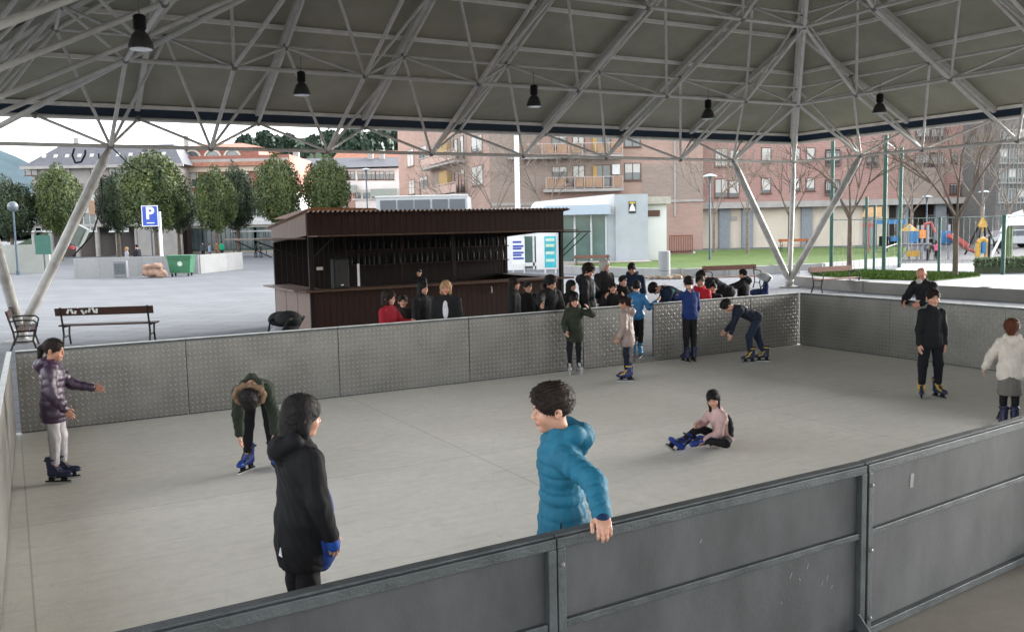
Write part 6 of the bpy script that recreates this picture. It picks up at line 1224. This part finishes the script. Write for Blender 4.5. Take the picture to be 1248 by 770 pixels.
behind(869, 347, 13.3, 'small dark haired child right of the red jacketed one', 200, adult=False, hair='short', hairc='black', coat=(.02, .02, .024))
behind(906, 328, 14.2, 'person in black standing with arms held out before the far bench', -60, hair='short', hairc='black', coat=(.010, .010, .011), puff=.035, hood=True, armL=((-.7, .7, -.3), (-.4, 1, -.25)), armR=((.9, .2, .15), (.9, .2, .2)), gloves=(.012, .012, .012), wide=1.1)
q = onray(888, v=14.0); person('person in a black puffed coat bowed low behind the navy skater', (q.x, q.y, 0), -80, S=1.72, adult=True, lean=58, hair='short', hairc='black', coat=(.010, .010, .012), puff=.04, quilt=.09, vox=.014, pants=BLK, head=(0, -10, 0), armL=((0, .5, -1), (0, .6, -.6)), armR=((0, .5, -1), (0, .6, -.6)), group='people standing outside the rink')
q = W(K0u + 3.3, K0v + 1.5); person('man serving inside the wooden kiosk in the dark', (q.x, q.y, 0), 190, S=ztop(537, 327, q) + .0, adult=True, hair='short', hairc='black', coat=(.012, .012, .014), vox=.016)
behind(759, 336, 13.9, 'hooded person in black between the hand raising one and the gateway', 160, hair='short', hairc='black', coat=(.011, .011, .012), puff=.035, wide=1.1, hood=True)
behind(696, 341, 13.7, 'long haired person in black behind the child in the green parka', 120, hair='long', hairc='black', coat=(.013, .012, .013), puff=.03, wide=1.1)
behind(492, 362, 14.1, 'small black haired child peeping between the red jacketed girl and the dark haired woman', 170, adult=False, hair='short', hairc='black', coat=(.02, .015, .012))
behind(644, 343, 14.2, 'person in black between the long haired and the curly haired women', 160, hair='short', hairc='black', coat=(.010, .010, .011), puff=.03)
def far(px, top, base, label, az, Y=None, **kw):
    q = G(px, base) if Y is None else P(px, base, Y); kw.setdefault('vox', .03); kw.setdefault('adult', True); kw.setdefault('group', 'people far off across the plaza')
    return person(label, (q.x, q.y, 0), az, S=min(1.8, max(1.1, P(px, top, q.y).z)), **kw)
far(248, 295, 316, 'far person in dark grey at the left of the distant group', 160, coat=(.05, .05, .06)); far(256, 297, 316, 'far person in pale blue in the distant group', 90, coat=(.25, .32, .45), pants=(.03, .05, .12)); far(265, 294, 316, 'far person in brown in the distant group', 200, coat=(.16, .09, .05), pants=(.10, .07, .05)); far(271, 294, 315, 'far person with a bright green backpack in the distant group', 20, coat=(.02, .40, .22))
far(312, 297, 314, 'far person in black walking with a twin near the pale canopy', 70, coat=(.02, .02, .03), thighL=(0, .3, -1), thighR=(0, -.3, -1), hair='long'); far(318, 297, 314, 'far person in blue jeans walking beside the kiosk flap', 70, coat=(.03, .03, .04), pants=(.03, .06, .16), thighL=(0, .3, -1), thighR=(0, -.3, -1))
far(155, 301, 318, 'person in pale grey sitting behind the grey block wall', 60, 57, coat=(.3, .3, .32), hair='bob', hairc='blond'); far(168, 298, 318, 'person in black right of the pale one behind the grey block wall', -60, 57, coat=(.015, .015, .02))
far(1140, 299, 316, 'child in pink beside the play tower', 60, 51, coat=(.65, .14, .25), adult=False, hair='long'); far(1131, 296, 315, 'adult in dark clothes bending at the play tower', 80, 51, coat=(.04, .025, .025), lean=45)
# pram by the kiosk, pushchair by the far bench, ball
def pram(loc, rz, label, hoodc, bagc, s=1.0):
    e = empty('pushchair', loc, rz, label, 'pushchair', 'pushchairs'); e.scale = (s, s, s)
    m = MB(); m.path([(-.22, .0, .95), (-.22, .25, .6), (-.2, .5, .12)], .015); m.path([(.22, .0, .95), (.22, .25, .6), (.2, .5, .12)], .015); m.path([(-.22, .45, .55), (-.22, .0, .12)], .015); m.path([(.22, .45, .55), (.22, .0, .12)], .015); m.tube((-.22, 0, .95), (.22, 0, .95), .02, 8); m.obj('frame', M_BLACKP, e)
    for x in (-.24, .24):
        for y in (.0, .5): MB().tube((x - .02, y, .11), (x + .02, y, .11), .11, 14).obj('wheel', M_BLACKP, e)
    V, F = net([el((0, .28, .55), (.20, .26, .10)), el((0, .10, .72), (.2, .08, .2))], .02, .05); link(bpy.data.objects.new('seat', npmesh('seat', V, F, cloth(bagc))), e)
    V, F = net([el((0, .16, .93), (.21, .22, .14))], .02, .02, lambda p, d: smax(d, -el((0, .28, .83), (.19, .22, .16))[0](p), .01)); link(bpy.data.objects.new('hood', npmesh('hood', V, F, cloth(hoodc))), e); return e
q = onray(362, v=14.6); pram((q.x, q.y, 0), R(70), 'black folding pushchair parked at the left corner of the kiosk', (.012, .012, .014), (.012, .012, .016), 1.03); q = onray(346, v=14.9); pram((q.x, q.y, 0), R(30), 'pushchair with pale bags at the far left of the kiosk front', (.012, .012, .014), (.35, .35, .38), 1.0)
q = onray(938, v=17.2); pram((q.x, q.y, 0), R(80), 'pushchair with a pale hood and blue cloth beside the roof foot', (.35, .37, .38), (.015, .03, .10), 1.0)
q = onray(949, v=16.4); o = MB().sphere((0, 0, .17), .17, 16, 10).obj('ball', mat('ball_pink', (.50, .14, .13), .5), None, True); o.location = (q.x, q.y, .10); tag(o, 'pinkish ball on the ground beside the pushchair by the roof foot', 'ball')
o.location.z = 0
q = onray(886, v=15.6); m = MB()
